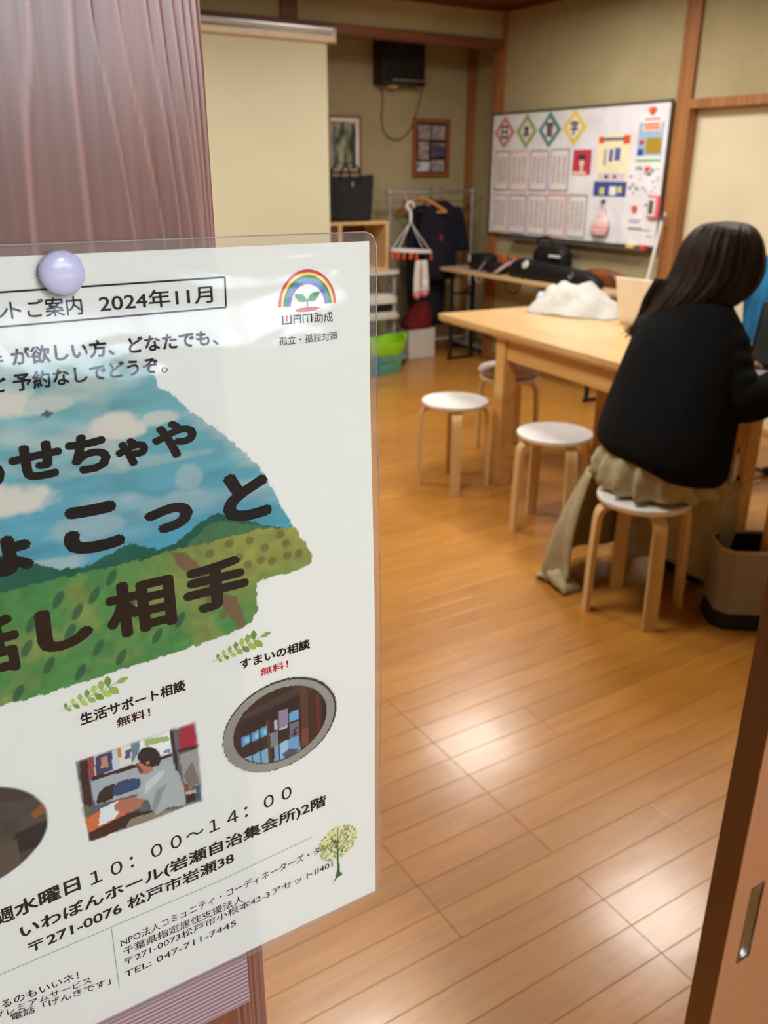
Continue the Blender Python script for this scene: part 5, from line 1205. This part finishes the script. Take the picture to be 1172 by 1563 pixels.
# hash noise
def vnoise(u, v, s, seed=0):
    x = u * s + seed * 17.3; y = v * s + seed * 5.1
    xi = np.floor(x).astype(int); yi = np.floor(y).astype(int); fx = x - xi; fy = y - yi
    fx = fx * fx * (3 - 2 * fx); fy = fy * fy * (3 - 2 * fy)
    def h(a, b):
        n = np.sin(a * 127.1 + b * 311.7 + seed * 74.7) * 43758.5453; return n - np.floor(n)
    return (h(xi, yi) * (1 - fx) + h(xi + 1, yi) * fx) * (1 - fy) + (h(xi, yi + 1) * (1 - fx) + h(xi + 1, yi + 1) * fx) * fy
def fbm(u, v, s, seed=0): return .55 * vnoise(u, v, s, seed) + .3 * vnoise(u, v, s * 2.1, seed + 1) + .15 * vnoise(u, v, s * 4.3, seed + 2)
def inpoly(pts, u, v):
    r = np.zeros(u.shape, bool); n = len(pts)
    for i in range(n):
        x0, y0 = pts[i]; x1, y1 = pts[(i + 1) % n]
        if y0 == y1: continue
        c_ = ((y0 > v) != (y1 > v)) & (u < (x1 - x0) * (v - y0) / (y1 - y0) + x0); r ^= c_
    return r
def put(mask, col, a=1.0):
    col = sl(col) if not isinstance(col, np.ndarray) else col
    mask = mask.astype(float) * a; C[:] = C * (1 - mask[..., None]) + col * mask[..., None]
def put_soft(mask, colarr): C[:] = C * (1 - mask[..., None]) + colarr * mask[..., None]
# landscape painting
land = [(-.12, .8917), (.0702, .8917), (.1159, .8908), (.1722, .8929), (.2578, .8965), (.3215, .8998), (.3733, .9046), (.4024, .9114), (.4115, .9347), (.4126, .9701), (.4204, .9731), (.4595, .9731), (.4899, .9787), (.4986, .991), (.4864, 1.0143), (.4636, 1.0571), (.4421, 1.1045), (.4255, 1.1399), (.3958, 1.1718), (.3712, 1.1974), (.3471, 1.2178), (.3316, 1.2324), (.3184, 1.2504), (.3016, 1.2606), (.2988, 1.2728), (.2945, 1.285), (.2895, 1.30), (.22, 1.325), (.12, 1.315), (.0, 1.29), (-.12, 1.28)]
ju = UU + (vnoise(UU, VV, 180, 3) - .5) * .004; jv = VV + (vnoise(UU, VV, 180, 4) - .5) * .004
ml = inpoly(land, ju, jv)
skyt = np.clip((VV - 1.04) / .27, 0, 1)
sky = sl((80, 162, 184)) * (1 - skyt[..., None]) + sl((130, 182, 182)) * skyt[..., None]
sky = sky * (.78 + .44 * fbm(UU * .5, VV * 2.2, 34, 9))[..., None]
cl = np.clip((fbm(UU * .6, VV * 1.3, 20, 21) - .50) * 5, 0, 1) * np.clip((VV - 1.05) / .1, 0, 1) * .55
for (cu, cv, a, b, s_) in ((.10, 1.262, .07, .022, 1), (.16, 1.256, .05, .012, .7), (.248, 1.218, .042, .018, 1), (.30, 1.222, .03, .010, .8), (.09, 1.150, .085, .022, 1), (.27, 1.17, .10, .008, .3), (.20, 1.10, .05, .02, .35), (.33, 1.14, .02, .02, .35), (.15, 1.06, .05, .012, .5)):
    d_ = ((UU - cu) / a) ** 2 + ((VV - cv) / b) ** 2 + (fbm(UU, VV, 60, 5) - .5) * .9; cl = np.maximum(cl, np.clip((1.15 - d_) * 1.6, 0, 1) * s_)
sky = sky * (1 - cl[..., None]) + sl((214, 212, 200)) * cl[..., None]
put_soft(ml.astype(float), sky)
fade = ml * np.clip((VV - 1.275) / .035 + (fbm(UU, VV, 30, 8) - .5) * 1.2, 0, 1); put_soft(fade, PAPER)
hu, hv = zip(*[(-.2, 1.06), (.03, 1.10), (.1, 1.0891), (.1287, 1.0714), (.1645, 1.0525), (.1978, 1.0502), (.2213, 1.0605), (.2494, 1.0673), (.2841, 1.0512), (.3066, 1.0542), (.3419, 1.0772), (.3646, 1.0839), (.3911, 1.0745), (.4279, 1.0532), (.4668, 1.0417), (.5, 1.04)])
fu, fv = zip(*[(-.2, 1.035), (.0929, 1.0400), (.1496, 1.042), (.189, 1.043), (.2618, 1.0428), (.2948, 1.0463), (.3156, 1.0457), (.3764, 1.0466), (.4201, 1.0501), (.4668, 1.0417), (.5, 1.04)])
mh = ml & (jv < np.interp(UU, hu, hv))
put_soft(mh.astype(float), sl((26, 98, 78)) * (.75 + .5 * fbm(UU, VV, 45, 31))[..., None])
m2 = mh & (UU > .315) & (jv < np.interp(UU, [.315, .345, .365, .40, .45], [1.045, 1.068, 1.074, 1.062, 1.045])); put_soft(m2 * .8, sl((84, 128, 84)) * (.8 + .4 * fbm(UU, VV, 60, 33))[..., None])
mf = ml & (jv < np.interp(UU, fu, fv))
ty = np.clip((UU - .20) / .2, 0, 1) * np.clip((VV - .92) / .08, 0, 1); yb = np.clip((fbm(UU, VV, 26, 41) - .45) * 4, 0, 1)
fc = sl((78, 144, 78)) * (1 - ty[..., None]) + sl((150, 156, 80)) * ty[..., None]
fc = fc * (1 - .55 * yb[..., None]) + sl((158, 158, 88)) * .55 * yb[..., None]
fc = fc * (.75 + .5 * fbm(UU, VV, 70, 45))[..., None]; put_soft(mf.astype(float), fc)
pth = [(.2989, 1.044), (.3195, 1.0392), (.3392, 1.0088), (.3662, .9665), (.3833, .9569), (.3945, .9085), (.3829, .9068), (.3671, .9392), (.3297, 1.0016), (.3051, 1.0249)]
put(inpoly(pth, ju, jv), (124, 98, 74), .9)
for k, (du, dv) in enumerate([(.1552, 1.0149), (.1976, 1.0089), (.1749, .9923), (.1208, .9914), (.163, .9672), (.111, .9599), (.1938, .9353), (.1328, .9289), (.1683, .9078), (.2206, .9133), (.0929, .9026), (.3025, .9447), (.2208, 1.0274), (.24, .985), (.27, .93)]):
    d_ = ((UU - du) * .8 + (VV - dv) * -.5) ** 2 / .005 ** 2 + ((UU - du) * .5 + (VV - dv) * .8) ** 2 / .0115 ** 2; put_soft(np.clip((1.2 - d_) * 2, 0, .85) * mf, sl((34, 92, 64)))
for k, (du, dv) in enumerate([(.3776, 1.0378), (.4061, 1.036), (.4269, 1.0204), (.4578, 1.02), (.4767, 1.0004), (.4202, 1.0032), (.4012, 1.001), (.4588, 1.0007), (.4363, .9982), (.35, 1.03), (.39, 1.015), (.45, 1.035), (.362, .935), (.345, .965)]):
    d_ = ((UU - du) ** 2 + (VV - dv) ** 2) / .0062 ** 2; put_soft(np.clip((1.2 - d_) * 2, 0, .75) * mf, sl((112, 106, 62)))
# bird
d_ = np.abs((UU - .1733) / .010) ** .8 + np.abs((VV - 1.2446) / .0055) ** .8; put_soft(np.clip((1 - d_) * 6, 0, .85), sl((58, 76, 86)))
# photographs
def bounds(pts, pad=.004):
    x = [p[0] for p in pts]; y = [p[1] for p in pts]
    i0, i1 = np.searchsorted(us, min(x) - pad), np.searchsorted(us, max(x) + pad); j0, j1 = np.searchsorted(vs, min(y) - pad), np.searchsorted(vs, max(y) + pad)
    return slice(j0, j1), slice(i0, i1)
def draw(items, clip=None):
    for it in items:
        pts = it[2]; sj, si = bounds(pts); u_, v_ = UU[sj, si], VV[sj, si]
        if u_.size == 0: continue
        if it[0] == 'p': mk = inpoly(pts, u_, v_).astype(float)
        else:
            mk = np.zeros(u_.shape); w_ = it[3]
            for (a, b), (c_, d_) in zip(pts, pts[1:]):
                L2_ = (c_ - a) ** 2 + (d_ - b) ** 2 + 1e-12; tt = np.clip(((u_ - a) * (c_ - a) + (v_ - b) * (d_ - b)) / L2_, 0, 1)
                mk = np.maximum(mk, np.clip(1.3 - np.hypot(u_ - a - tt * (c_ - a), v_ - b - tt * (d_ - b)) / w_, 0, 1))
        if clip is not None: mk = mk * clip[sj, si]
        C[sj, si] = C[sj, si] * (1 - mk[..., None]) + sl(it[1]) * mk[..., None]
soft = np.clip(np.minimum(np.minimum(UU - .1425, .3120 - UU), np.minimum(VV - .640, .7815 - VV)) / .006 + (fbm(UU, VV, 90, 3) - .5) * .7, 0, 1)
draw(ART_ITEMS[ART_PHOTO[0]:ART_PHOTO[1]], soft)
ou, ov_, oa, ob = .4372, .7262, .0905, .0785
e = ((UU - ou) / oa) ** 2 + ((VV - ov_) / ob) ** 2
put(e < 1.0, (34, 32, 32)); e2_ = ((UU - ou + .0012) / (oa - .0022)) ** 2 + ((VV - ov_ + .0012) / (ob - .0022)) ** 2
put(e2_ < 1, (150, 148, 138)); gsh = np.clip(fbm(UU, VV, 10, 2), 0, 1)
put_soft((e2_ < 1) * (.35 * gsh), sl((196, 196, 186)))
e3 = ((UU - ou) / (oa * .82)) ** 2 + ((VV - ov_) / (ob * .82)) ** 2; put(e3 < 1, (24, 20, 20))
e4 = ((UU - ou) / (oa * .80)) ** 2 + ((VV - ov_) / (ob * .80)) ** 2
draw(ART_ITEMS[ART_OVAL[0]:ART_OVAL[1]], (e4 < 1).astype(float))
# left oval photo (its right end is in view)
lo = ((UU - .0) / .103) ** 2 + ((VV - .712) / .078) ** 2; ml2 = np.clip((1 - lo) * 14, 0, 1)
put_soft(ml2, sl((78, 72, 66)) * (.6 + .8 * fbm(UU, VV, 40, 6))[..., None]); put_soft(ml2 * (VV > .752 - .2 * (UU - .06)), sl((64, 56, 52))); put_soft(ml2 * inpoly([(.045, .79), (.0, .79), (.0, .755), (.04, .775)], UU, VV), sl((120, 124, 126)))
put_soft(ml2 * inpoly([(.082, .722), (.108, .74), (.108, .72), (.085, .712)], UU, VV), sl((150, 92, 50))); put_soft(ml2 * inpoly([(.06, .70), (.1, .705), (.1, .665), (.05, .67)], UU, VV), sl((36, 30, 36)))
put_soft(ml2 * (VV < .69) * (UU < .06), sl((92, 84, 72)))
# tree print
tr = random.Random(8)
tc = (.5255, .4560)
dd = ((UU - tc[0]) / .036) ** 2 + ((VV - tc[1]) / .034) ** 2
put_soft(np.clip((1.05 - dd) * 6, 0, .75) * np.clip(.35 + fbm(UU, VV, 90, 12), 0, 1), sl((214, 218, 140)))
for k in range(420):
    a = tr.random() * 2 * PI; q = math.sqrt(tr.random()); cu, cv = tc[0] + .036 * q * math.cos(a), tc[1] + .034 * q * math.sin(a)
    sj, si = bounds([(cu, cv)], .005); th = tr.choice((.6, .9, 2.2)); x, y = UU[sj, si] - cu, VV[sj, si] - cv
    d_ = ((x * math.cos(th) + y * math.sin(th)) / .0026) ** 2 + ((-x * math.sin(th) + y * math.cos(th)) / .0011) ** 2
    mk = np.clip(1.4 - d_, 0, 1)[..., None]; col = sl(tr.choice(((52, 96, 66), (120, 150, 60), (226, 206, 120), (70, 120, 70), (220, 190, 90))) if tr.random() > .35 else (236, 236, 200)); C[sj, si] = C[sj, si] * (1 - mk) + col * mk
trunk = [(.5225, .463), (.5265, .463), (.5262, .42), (.5285, .392), (.5335, .384), (.526, .383), (.519, .3785), (.5145, .3725), (.5195, .386), (.5222, .398), (.5228, .42)]
draw([('p', (48, 104, 58), trunk)] + [('l', (96, 124, 58), q, .0011) for q in ([(.5245, .44), (.515, .47)], [(.5245, .45), (.534, .478)], [(.5248, .46), (.5255, .485)], [(.5245, .435), (.541, .455)], [(.5242, .432), (.507, .452)])])
me = bpy.data.meshes.new('printed_sheet')
nv, nu = UU.shape
P_ = np.empty((nv, nu, 3)); b = np.clip((UU - .30) / .29, 0, 1); b = b * b * (3 - 2 * b)
P_[..., 0] = PD * (UU + np.interp(VV, VTc, CTc) * b); P_[..., 1] = PD - .0006 * np.sin(VV * 9) * b; P_[..., 2] = CAMH + PD * (VV - 1.5)
P_ -= np.array([.08, PD, .92])
idx = np.arange(nv * nu).reshape(nv, nu)
F_ = np.stack([idx[:-1, :-1], idx[:-1, 1:], idx[1:, 1:], idx[1:, :-1]], -1).reshape(-1, 4)
me.vertices.add(nv * nu); me.vertices.foreach_set('co', P_.reshape(-1).astype(np.float32))
me.loops.add(F_.size); me.loops.foreach_set('vertex_index', F_.reshape(-1).astype(np.int32))
me.polygons.add(len(F_)); me.polygons.foreach_set('loop_start', np.arange(0, F_.size, 4, dtype=np.int32)); me.polygons.foreach_set('loop_total', np.full(len(F_), 4, np.int32))
me.update(calc_edges=True); me.validate()
ca = me.color_attributes.new('print', 'FLOAT_COLOR', 'POINT'); ca.data.foreach_set('color', np.concatenate([C, np.ones(C.shape[:2] + (1,))], -1).reshape(-1).astype(np.float32))
pmx = bpy.data.materials.new('printed_paper'); pmx.use_nodes = True; nt = pmx.node_tree; nt.nodes.clear()
ou_ = nt.nodes.new('ShaderNodeOutputMaterial'); df = nt.nodes.new('ShaderNodeBsdfDiffuse'); tl = nt.nodes.new('ShaderNodeBsdfTranslucent'); mx = nt.nodes.new('ShaderNodeMixShader'); mx.inputs[0].default_value = .14
aa = nt.nodes.new('ShaderNodeAttribute'); aa.attribute_name = 'print'
for q in (df, tl): nt.links.new(aa.outputs['Color'], q.inputs[0])
nt.links.new(df.outputs[0], mx.inputs[1]); nt.links.new(tl.outputs[0], mx.inputs[2]); nt.links.new(mx.outputs[0], ou_.inputs[0])
me.materials.append(pmx); link('printed_sheet', me, ps)

# --- crisp lettering
ink = mat('print_black', rgb(9, 7, 9), .6, spec=.1); red = mat('print_red', rgb(236, 18, 40), .6, spec=.1, col2=rgb(230, 16, 36)); gline = mat('print_green', rgb(150, 178, 140), .6)
def ptext(s, u0, u1, va, vb, h, mt=ink, bold=.02, name='printed_text', off=.00012):
    v, f = text_mesh(s, bold)
    return flat_obj(name, [wpt(u0 + a * (u1 - u0), (va + (vb - va) * a) - h / 2 + b * h, off) for a, b in v], f, mt, ps)
def pshape(name, polys, mt, off=.00012):
    vv_, ff_ = [], []
    for pl in polys: b0 = len(vv_); vv_ += [wpt(u, v, off) for u, v in pl]; ff_.append(tuple(range(b0, b0 + len(pl))))
    return flat_obj(name, vv_, ff_, mt, ps)
def pline(name, pts, w_, mt, off=.00012):
    pl = []
    for (a, b), (c_, d_) in zip(pts, pts[1:]):
        n_ = Vector((-(d_ - b), c_ - a)).normalized() * w_ / 2
        K = 8
        for k in range(K):
            p0 = (a + (c_ - a) * k / K, b + (d_ - b) * k / K); p1 = (a + (c_ - a) * (k + 1) / K, b + (d_ - b) * (k + 1) / K)
            pl.append([(p0[0] + n_.x, p0[1] + n_.y), (p0[0] - n_.x, p0[1] - n_.y), (p1[0] - n_.x, p1[1] - n_.y), (p1[0] + n_.x, p1[1] + n_.y)])
    return pshape(name, pl, mt, off)
TEXTS = [('ン', .1324, .1493, 1.3600, 1.3600, .0152, .012), ('トご案内', .1510, .2264, 1.3615, 1.3617, .0195, .012), ('2024年11月', .2447, .3790, 1.3618, 1.3639, .0195, .012),
 ('手', .1198, .1368, 1.3110, 1.3110, .0180, .03), ('が欲しい方、どなたでも', .1446, .3714, 1.3119, 1.3127, .0190, .03), ('ご', .1200, .1360, 1.2831, 1.2831, .0155, .03), ('予約なしでどうぞ', .1425, .3049, 1.2839, 1.2867, .0190, .03),
 ('。', .3082, .3162, 1.2795, 1.2795, .0063, .0), ('、', .3746, .3822, 1.3060, 1.3060, .0066, .02),
 ('わ', .0724, .1196, 1.1866, 1.1866, .0443, .055), ('せ', .1245, .1836, 1.1920, 1.1920, .0451, .055), ('ち', .1872, .2378, 1.1917, 1.1917, .0479, .055), ('ゃ', .2429, .2834, 1.1850, 1.1850, .0362, .07), ('や', .2882, .3455, 1.1926, 1.1926, .0485, .055),
 ('ょ', .0839, .1353, 1.0844, 1.0844, .0503, .075), ('こ', .1706, .2431, 1.0976, 1.0976, .0639, .06), ('っ', .2687, .3325, 1.0911, 1.0911, .0387, .075), ('と', .3721, .4400, 1.1005, 1.1005, .0700, .06),
 ('話', .0295, .1051, .9736, .9736, .0790, .045), ('し', .1238, .1920, .9753, .9753, .0608, .065), ('相', .2075, .2988, .9792, .9792, .0790, .045), ('手', .3093, .4010, .9825, .9825, .0735, .055),
 ('生活サポート相談', .1590, .3012, .8389, .8445, .0175, .028), ('すまいの相談', .3803, .4874, .8496, .8515, .0160, .035),
 ('週', .0182, .0403, .5771, .5771, .0215, .02), ('水曜日', .0409, .1272, .5784, .5832, .0225, .025), ('１０：００～１４：００', .1408, .4482, .5811, .5975, .0195, .008),
 ('いわぽんホール(岩瀬自治集会所)2階', .0424, .5061, .5372, .5526, .0230, .025), ('〒271-0076 松戸市岩瀬38', .0484, .3501, .5060, .5168, .0190, .02),
 ('NPO法人コミュニティ・コーディネーターズ・タンク', .1683, .5221, .4453, .4593, .0160, .004), ('千葉県指定居住支援法人', .1702, .3602, .4267, .4281, .0155, .004),
 ('〒271-0073松戸市小根本42-3アセットⅡ401', .1694, .5149, .4064, .4170, .0148, .004), ('TEL: 047-711-7445', .1673, .3453, .3820, .3854, .0120, .004),
 ('るのもいいネ！', .0019, .1050, .4284, .4214, .0145, .008), ('プレミアムサービス', -.0097, .1206, .4133, .4024, .0125, .008), ('電話「げんきです」', .0099, .1465, .3989, .3838, .0140, .008),
 ('助成', .5135, .5410, 1.3244, 1.3242, .0125, .0), ('孤立・孤独対策', .4629, .5476, 1.2990, 1.2989, .0105, .0)]
for s, u0, u1, va, vb, h, bd in TEXTS:
    if h < .03: bd += .004 if h > .0125 else 0; h *= 1.0 if va < .46 else (1.18 if va < .6 else 1.06)
    ptext(s, u0, u1, va, vb, h, bold=bd, name='printed_heading' if h > .035 else 'printed_text')
ptext('無料！', .2039, .2497, .8173, .8189, .0150, red, .022); ptext('無料！', .4092, .4521, .8271, .8284, .0135, red, .022)
pline('heading_box', [(.02, 1.3800), (.3957, 1.3822), (.3948, 1.3468), (.02, 1.3440)], .0022, ink)
pline('rule_line', [(-.12, .4816), (.3269, .4824), (.4797, .4906)], .0013, gline); pline('rule_line', [(.1588, .4798), (.1572, .3617)], .0013, gline)
# rainbow emblem
rc, ra = (.5053, 1.3415), .0410
def arc(r0, r1, asp=1.08):
    n = 28; a = [PI * k / n for k in range(n + 1)]
    return [[(rc[0] + r0 * math.cos(a[k]), rc[1] + r0 * asp * math.sin(a[k])), (rc[0] + r1 * math.cos(a[k]), rc[1] + r1 * asp * math.sin(a[k])), (rc[0] + r1 * math.cos(a[k + 1]), rc[1] + r1 * asp * math.sin(a[k + 1])), (rc[0] + r0 * math.cos(a[k + 1]), rc[1] + r0 * asp * math.sin(a[k + 1]))] for k in range(n)]
for k, c_ in enumerate(((204, 68, 56), (240, 214, 100), (62, 130, 64), (64, 134, 176), (112, 100, 176))):
    pshape('rainbow_band', arc(ra * (1 - .083 * k), ra * (1 - .083 * (k + 1))), mat('rainbow', rgb(*c_), .6))
lg = mat('leaf_green', rgb(70, 146, 86), .6); dg_ = mat('leaf_dark', rgb(40, 100, 56), .6)
def leaf(a, b, wd): # from stem a to tip b
    a, b = Vector(a), Vector(b); d = b - a; n_ = Vector((-d.y, d.x)); return [tuple(a + d * t + n_ * wd * s) for t, s in ((0, 0), (.2, .55), (.5, 1), (.8, .6), (1, 0), (.8, -.6), (.5, -1), (.2, -.55))]
pshape('emblem_leaf', [leaf((.5045, 1.3462), (.4868, 1.3560), .26), leaf((.5045, 1.3462), (.5228, 1.3568), .26)], lg)
pline('emblem_stem', [(.5047, 1.3500), (.5050, 1.3375)], .0011, dg_)
pshape('emblem_soil', [[(.5045 + .0172 * math.cos(a), 1.3362 + .0030 * math.sin(a) + .0005 * math.cos(a)) for a in [i * PI / 9 for i in range(18)]]], mat('emblem_red', rgb(196, 60, 60), .6))
# three bar letters of the emblem
def bars(rects, mt, nm): pshape(nm, [[(a, c_), (b, c_), (b, d), (a, d)] for a, b, c_, d in rects], mt)
h0, h1 = 1.3195, 1.3309
bars([(.4682, .4702, h0, h1), (.4799, .4819, h0, h1), (.4682, .4819, h0, h0 + .0018)], ink, 'emblem_letter'); bars([(.4741, .4760, h0 + .003, h1)], red, 'emblem_letter')
tg = mat('emblem_teal', rgb(60, 110, 112), .6)
bars([(.4842, .4858, h0, h1 - .0006), (.4932, .4948, h0, h1 - .0006), (.4842, .4948, h1 - .0022, h1 - .0004)], ink, 'emblem_letter'); bars([(.4842, .4948, h0 + .0052, h0 + .0068), (.4887, .4903, h0 + .0052, h1 - .002)], tg, 'emblem_letter')
bars([(.4970, .4987, h0, h1 - .0004), (.5092, .5109, h0, h1 - .0004), (.4970, .5109, h1 - .0022, h1 - .0004)], ink, 'emblem_letter'); bars([(.5031, .5049, h0, h1 - .003)], mat('emblem_blue', rgb(60, 96, 150), .6), 'emblem_letter')
# leaf sprays
sg = [mat('spray_%d' % k, rgb(*c_), .6) for k, c_ in enumerate(((150, 178, 84), (112, 150, 60), (176, 196, 90)))]
for (a, b) in (((.1356, .8600), (.2271, .8815)), ((.3407, .8680), (.4293, .8888))):
    a, b = Vector(a), Vector(b); d = b - a; n_ = Vector((-d.y, d.x)).normalized()
    pline('spray_stem', [tuple(a), tuple(a + d * .82)], .0007, sg[1])
    pshape('spray_leaf', [leaf(tuple(a + d * .80), tuple(b), .22)], sg[0])
    for k in range(7):
        p = a + d * (.10 + .10 * k); L_ = .008 + .0014 * k
        for s in (1, -1): pshape('spray_leaf', [leaf(tuple(p), tuple(p + n_ * s * L_ + d.normalized() * L_ * (.25 if s > 0 else .55)), .30)], sg[(k + (s > 0)) % 3])
# --- laminating film
fm = bpy.data.materials.new('laminate_film'); fm.use_nodes = True; nt = fm.node_tree; nt.nodes.clear()
o_ = nt.nodes.new('ShaderNodeOutputMaterial'); tp = nt.nodes.new('ShaderNodeBsdfTransparent'); gs = nt.nodes.new('ShaderNodeBsdfGlossy'); gs.inputs['Roughness'].default_value = .07
df = nt.nodes.new('ShaderNodeBsdfDiffuse'); df.inputs[0].default_value = (.85, .83, .82, 1); m1 = nt.nodes.new('ShaderNodeMixShader'); m1.inputs[0].default_value = .018
m2_ = nt.nodes.new('ShaderNodeMixShader'); fr = nt.nodes.new('ShaderNodeFresnel'); fr.inputs['IOR'].default_value = 1.55
gg = nt.nodes.new('ShaderNodeNewGeometry'); mp = nt.nodes.new('ShaderNodeMapping'); mp.inputs['Scale'].default_value = (13, 13, 26); nn = nt.nodes.new('ShaderNodeTexNoise'); nn.inputs['Scale'].default_value = 1; nn.inputs['Detail'].default_value = 2.0; nn.inputs['Distortion'].default_value = .6
bp = nt.nodes.new('ShaderNodeBump'); bp.inputs['Strength'].default_value = .22; bp.inputs['Distance'].default_value = .004
L = nt.links.new
L(gg.outputs['Position'], mp.inputs[0]); L(mp.outputs[0], nn.inputs['Vector']); L(nn.outputs[0], bp.inputs['Height']); L(bp.outputs[0], gs.inputs['Normal'])
L(tp.outputs[0], m1.inputs[1]); L(df.outputs[0], m1.inputs[2]); L(m1.outputs[0], m2_.inputs[1]); L(gs.outputs[0], m2_.inputs[2]); L(fr.outputs[0], m2_.inputs[0]); L(m2_.outputs[0], o_.inputs[0])
FL, FR_, FB, FT = UL - .012, UR + .0105, VB - .0085, VT_ + .0115
def rr2(x0, x1, y0, y1, r, n=8):
    out = []
    for cx, cy, a0 in ((x1 - r, y1 - r, 0), (x0 + r, y1 - r, 90), (x0 + r, y0 + r, 180), (x1 - r, y0 + r, 270)):
        for k in range(n + 1): a = R(a0 + 90 * k / n); out.append((cx + r * math.cos(a), cy + r * math.sin(a)))
    return out
# film as rows between left and right outline (rounded corners), grid so that it follows the sheet
bm = bmesh.new(); rows = []; rC = .020
for j in range(97):
    f = j / 96; v = FB + (FT - FB) * (.5 - .5 * math.cos(PI * f)); dv = min(v - FB, FT - v); ins = 0 if dv > rC else rC - math.sqrt(max(0, rC * rC - (rC - dv) ** 2))
    rows.append([wpt(FL + ins + (FR_ - FL - 2 * ins) * i / 60, v, .00030) for i in range(61)])
loft(bm, rows, cap=False, close=False); lf = obj('laminate_film', bm, fm, ps, world=True, smooth='all')
if lf.data.polygons[0].normal.y > 0: lf.data.flip_normals()
hz_ = mat('film_border', rgb(196, 186, 180), .25); hz_.node_tree.nodes['Principled BSDF'].inputs['Alpha'].default_value = .17
bm = bmesh.new(); oc = rr2(FL + .0004, FR_ - .0004, FB + .0004, FT - .0004, rC); ic = rr2(UL, UR, VB, VT_, .0005)
N_ = len(oc); prev = None
for i in range(N_):
    j = (i + 1) % N_; K = max(1, int(math.hypot(oc[j][0] - oc[i][0], oc[j][1] - oc[i][1]) / .03))
    for k in range(K):
        q = [((1 - t_) * p_[i][0] + t_ * p_[j][0], (1 - t_) * p_[i][1] + t_ * p_[j][1]) for p_, t_ in ((oc, k / K), (oc, (k + 1) / K), (ic, (k + 1) / K), (ic, k / K))]
        bm.faces.new([bm.verts.new(wpt(a, b, .00005)) for a, b in q])
bmesh.ops.remove_doubles(bm, verts=bm.verts, dist=1e-6); obj('film_border', bm, hz_, ps, world=True)
edge = mat('film_edge', rgb(214, 206, 204), .2, trans=.6, ior=1.3)
bm = bmesh.new(); oc = rr2(FL, FR_, FB, FT, rC); oc.append(oc[0]); pp = []
for (a, b), (c_, d_) in zip(oc, oc[1:]):
    K = max(1, int(math.hypot(c_ - a, d_ - b) / .03)); pp += [wpt(a + (c_ - a) * k / K, b + (d_ - b) * k / K, .0003) for k in range(K)]
pp.append(pp[0]); tube(bm, pp, .00030, 5); obj('film_edge', bm, edge, ps, world=True)
pe = [(u, v) for u, v in ((UR + .0012, VB), (UR + .0012, VT_), (UL, VT_ + .0012))]
# pushpin
t = thing('push_pin', 'round white plastic-headed pin with a scalloped rim at the top of the poster', 'pin', (.0789, PD, CAMH + PD * (1.3982 - 1.5)))
bm = bmesh.new(); rings = []
for r_, z in ((.0078, .0004), (.0086, .0012), (.0090, .0030), (.0089, .0048), (.0086, .0055), (.0080, .0064), (.0058, .0074), (.0030, .0079), (.0004, .0080)):
    rings.append([((r_ * (1 + .022 * math.cos(44 * 2 * PI * i / 352) * (1 if z < .0055 else 0))) * math.cos(2 * PI * i / 352), -z, (r_ * (1 + .022 * math.cos(44 * 2 * PI * i / 352) * (1 if z < .0055 else 0))) * math.sin(2 * PI * i / 352)) for i in range(352)])
loft(bm, rings); bmesh.ops.transform(bm, matrix=Matrix.Translation((0, -.0005, 0)), verts=bm.verts); obj('pin_head', bm, M['white_magnet'], t, smooth='all')
bm = bmesh.new(); tube(bm, [(0, -.001, 0), (0, .008, 0)], .0006, 8); obj('pin_needle', bm, M['steel'], t)
# ribbed translucent tape strip under the poster
tp_ = mat('ribbed_tape', rgb(212, 184, 196), .3, col2=rgb(196, 166, 178), scale=(20, 20, 20)); nt = tp_.node_tree; bsdf = nt.nodes['Principled BSDF']; bsdf.inputs['Alpha'].default_value = .78
wv = nt.nodes.new('ShaderNodeTexWave'); wv.bands_direction = 'Z'; wv.inputs['Scale'].default_value = 1.8 / (.00094 * 20) * 6.28318 / 2 / PI * 1.0; wv.inputs['Distortion'].default_value = 0
g_ = nt.nodes.new('ShaderNodeNewGeometry'); nt.links.new(g_.outputs['Position'], wv.inputs[0]); cr = nt.nodes.new('ShaderNodeValToRGB'); cr.color_ramp.elements[0].color = rgb(132, 98, 104); cr.color_ramp.elements[1].color = rgb(206, 182, 194)  # dark and light stripes put the shading of the ribs into the colour
nt.links.new(wv.outputs[0], cr.inputs[0]); nt.links.new(cr.outputs[0], bsdf.inputs['Base Color'])
t = thing('ribbed_tape_strip', 'translucent pinkish ribbed tape strip on the pillar below the poster', 'tape', (.08, PD, .87))
bm = bmesh.new(); rows = []
for j in range(0, 241):
    v = .200 + .150 * j / 240; rows.append([(PD * (.004 + .356 * i / 4), PD + .0011 - .0004 * (.5 + .5 * math.cos(2 * PI * j / 6)), CAMH + PD * (v - 1.5)) for i in range(5)])
loft(bm, rows, cap=False, close=False); obj('tape_sheet', bm, tp_, t, world=True, smooth='all')
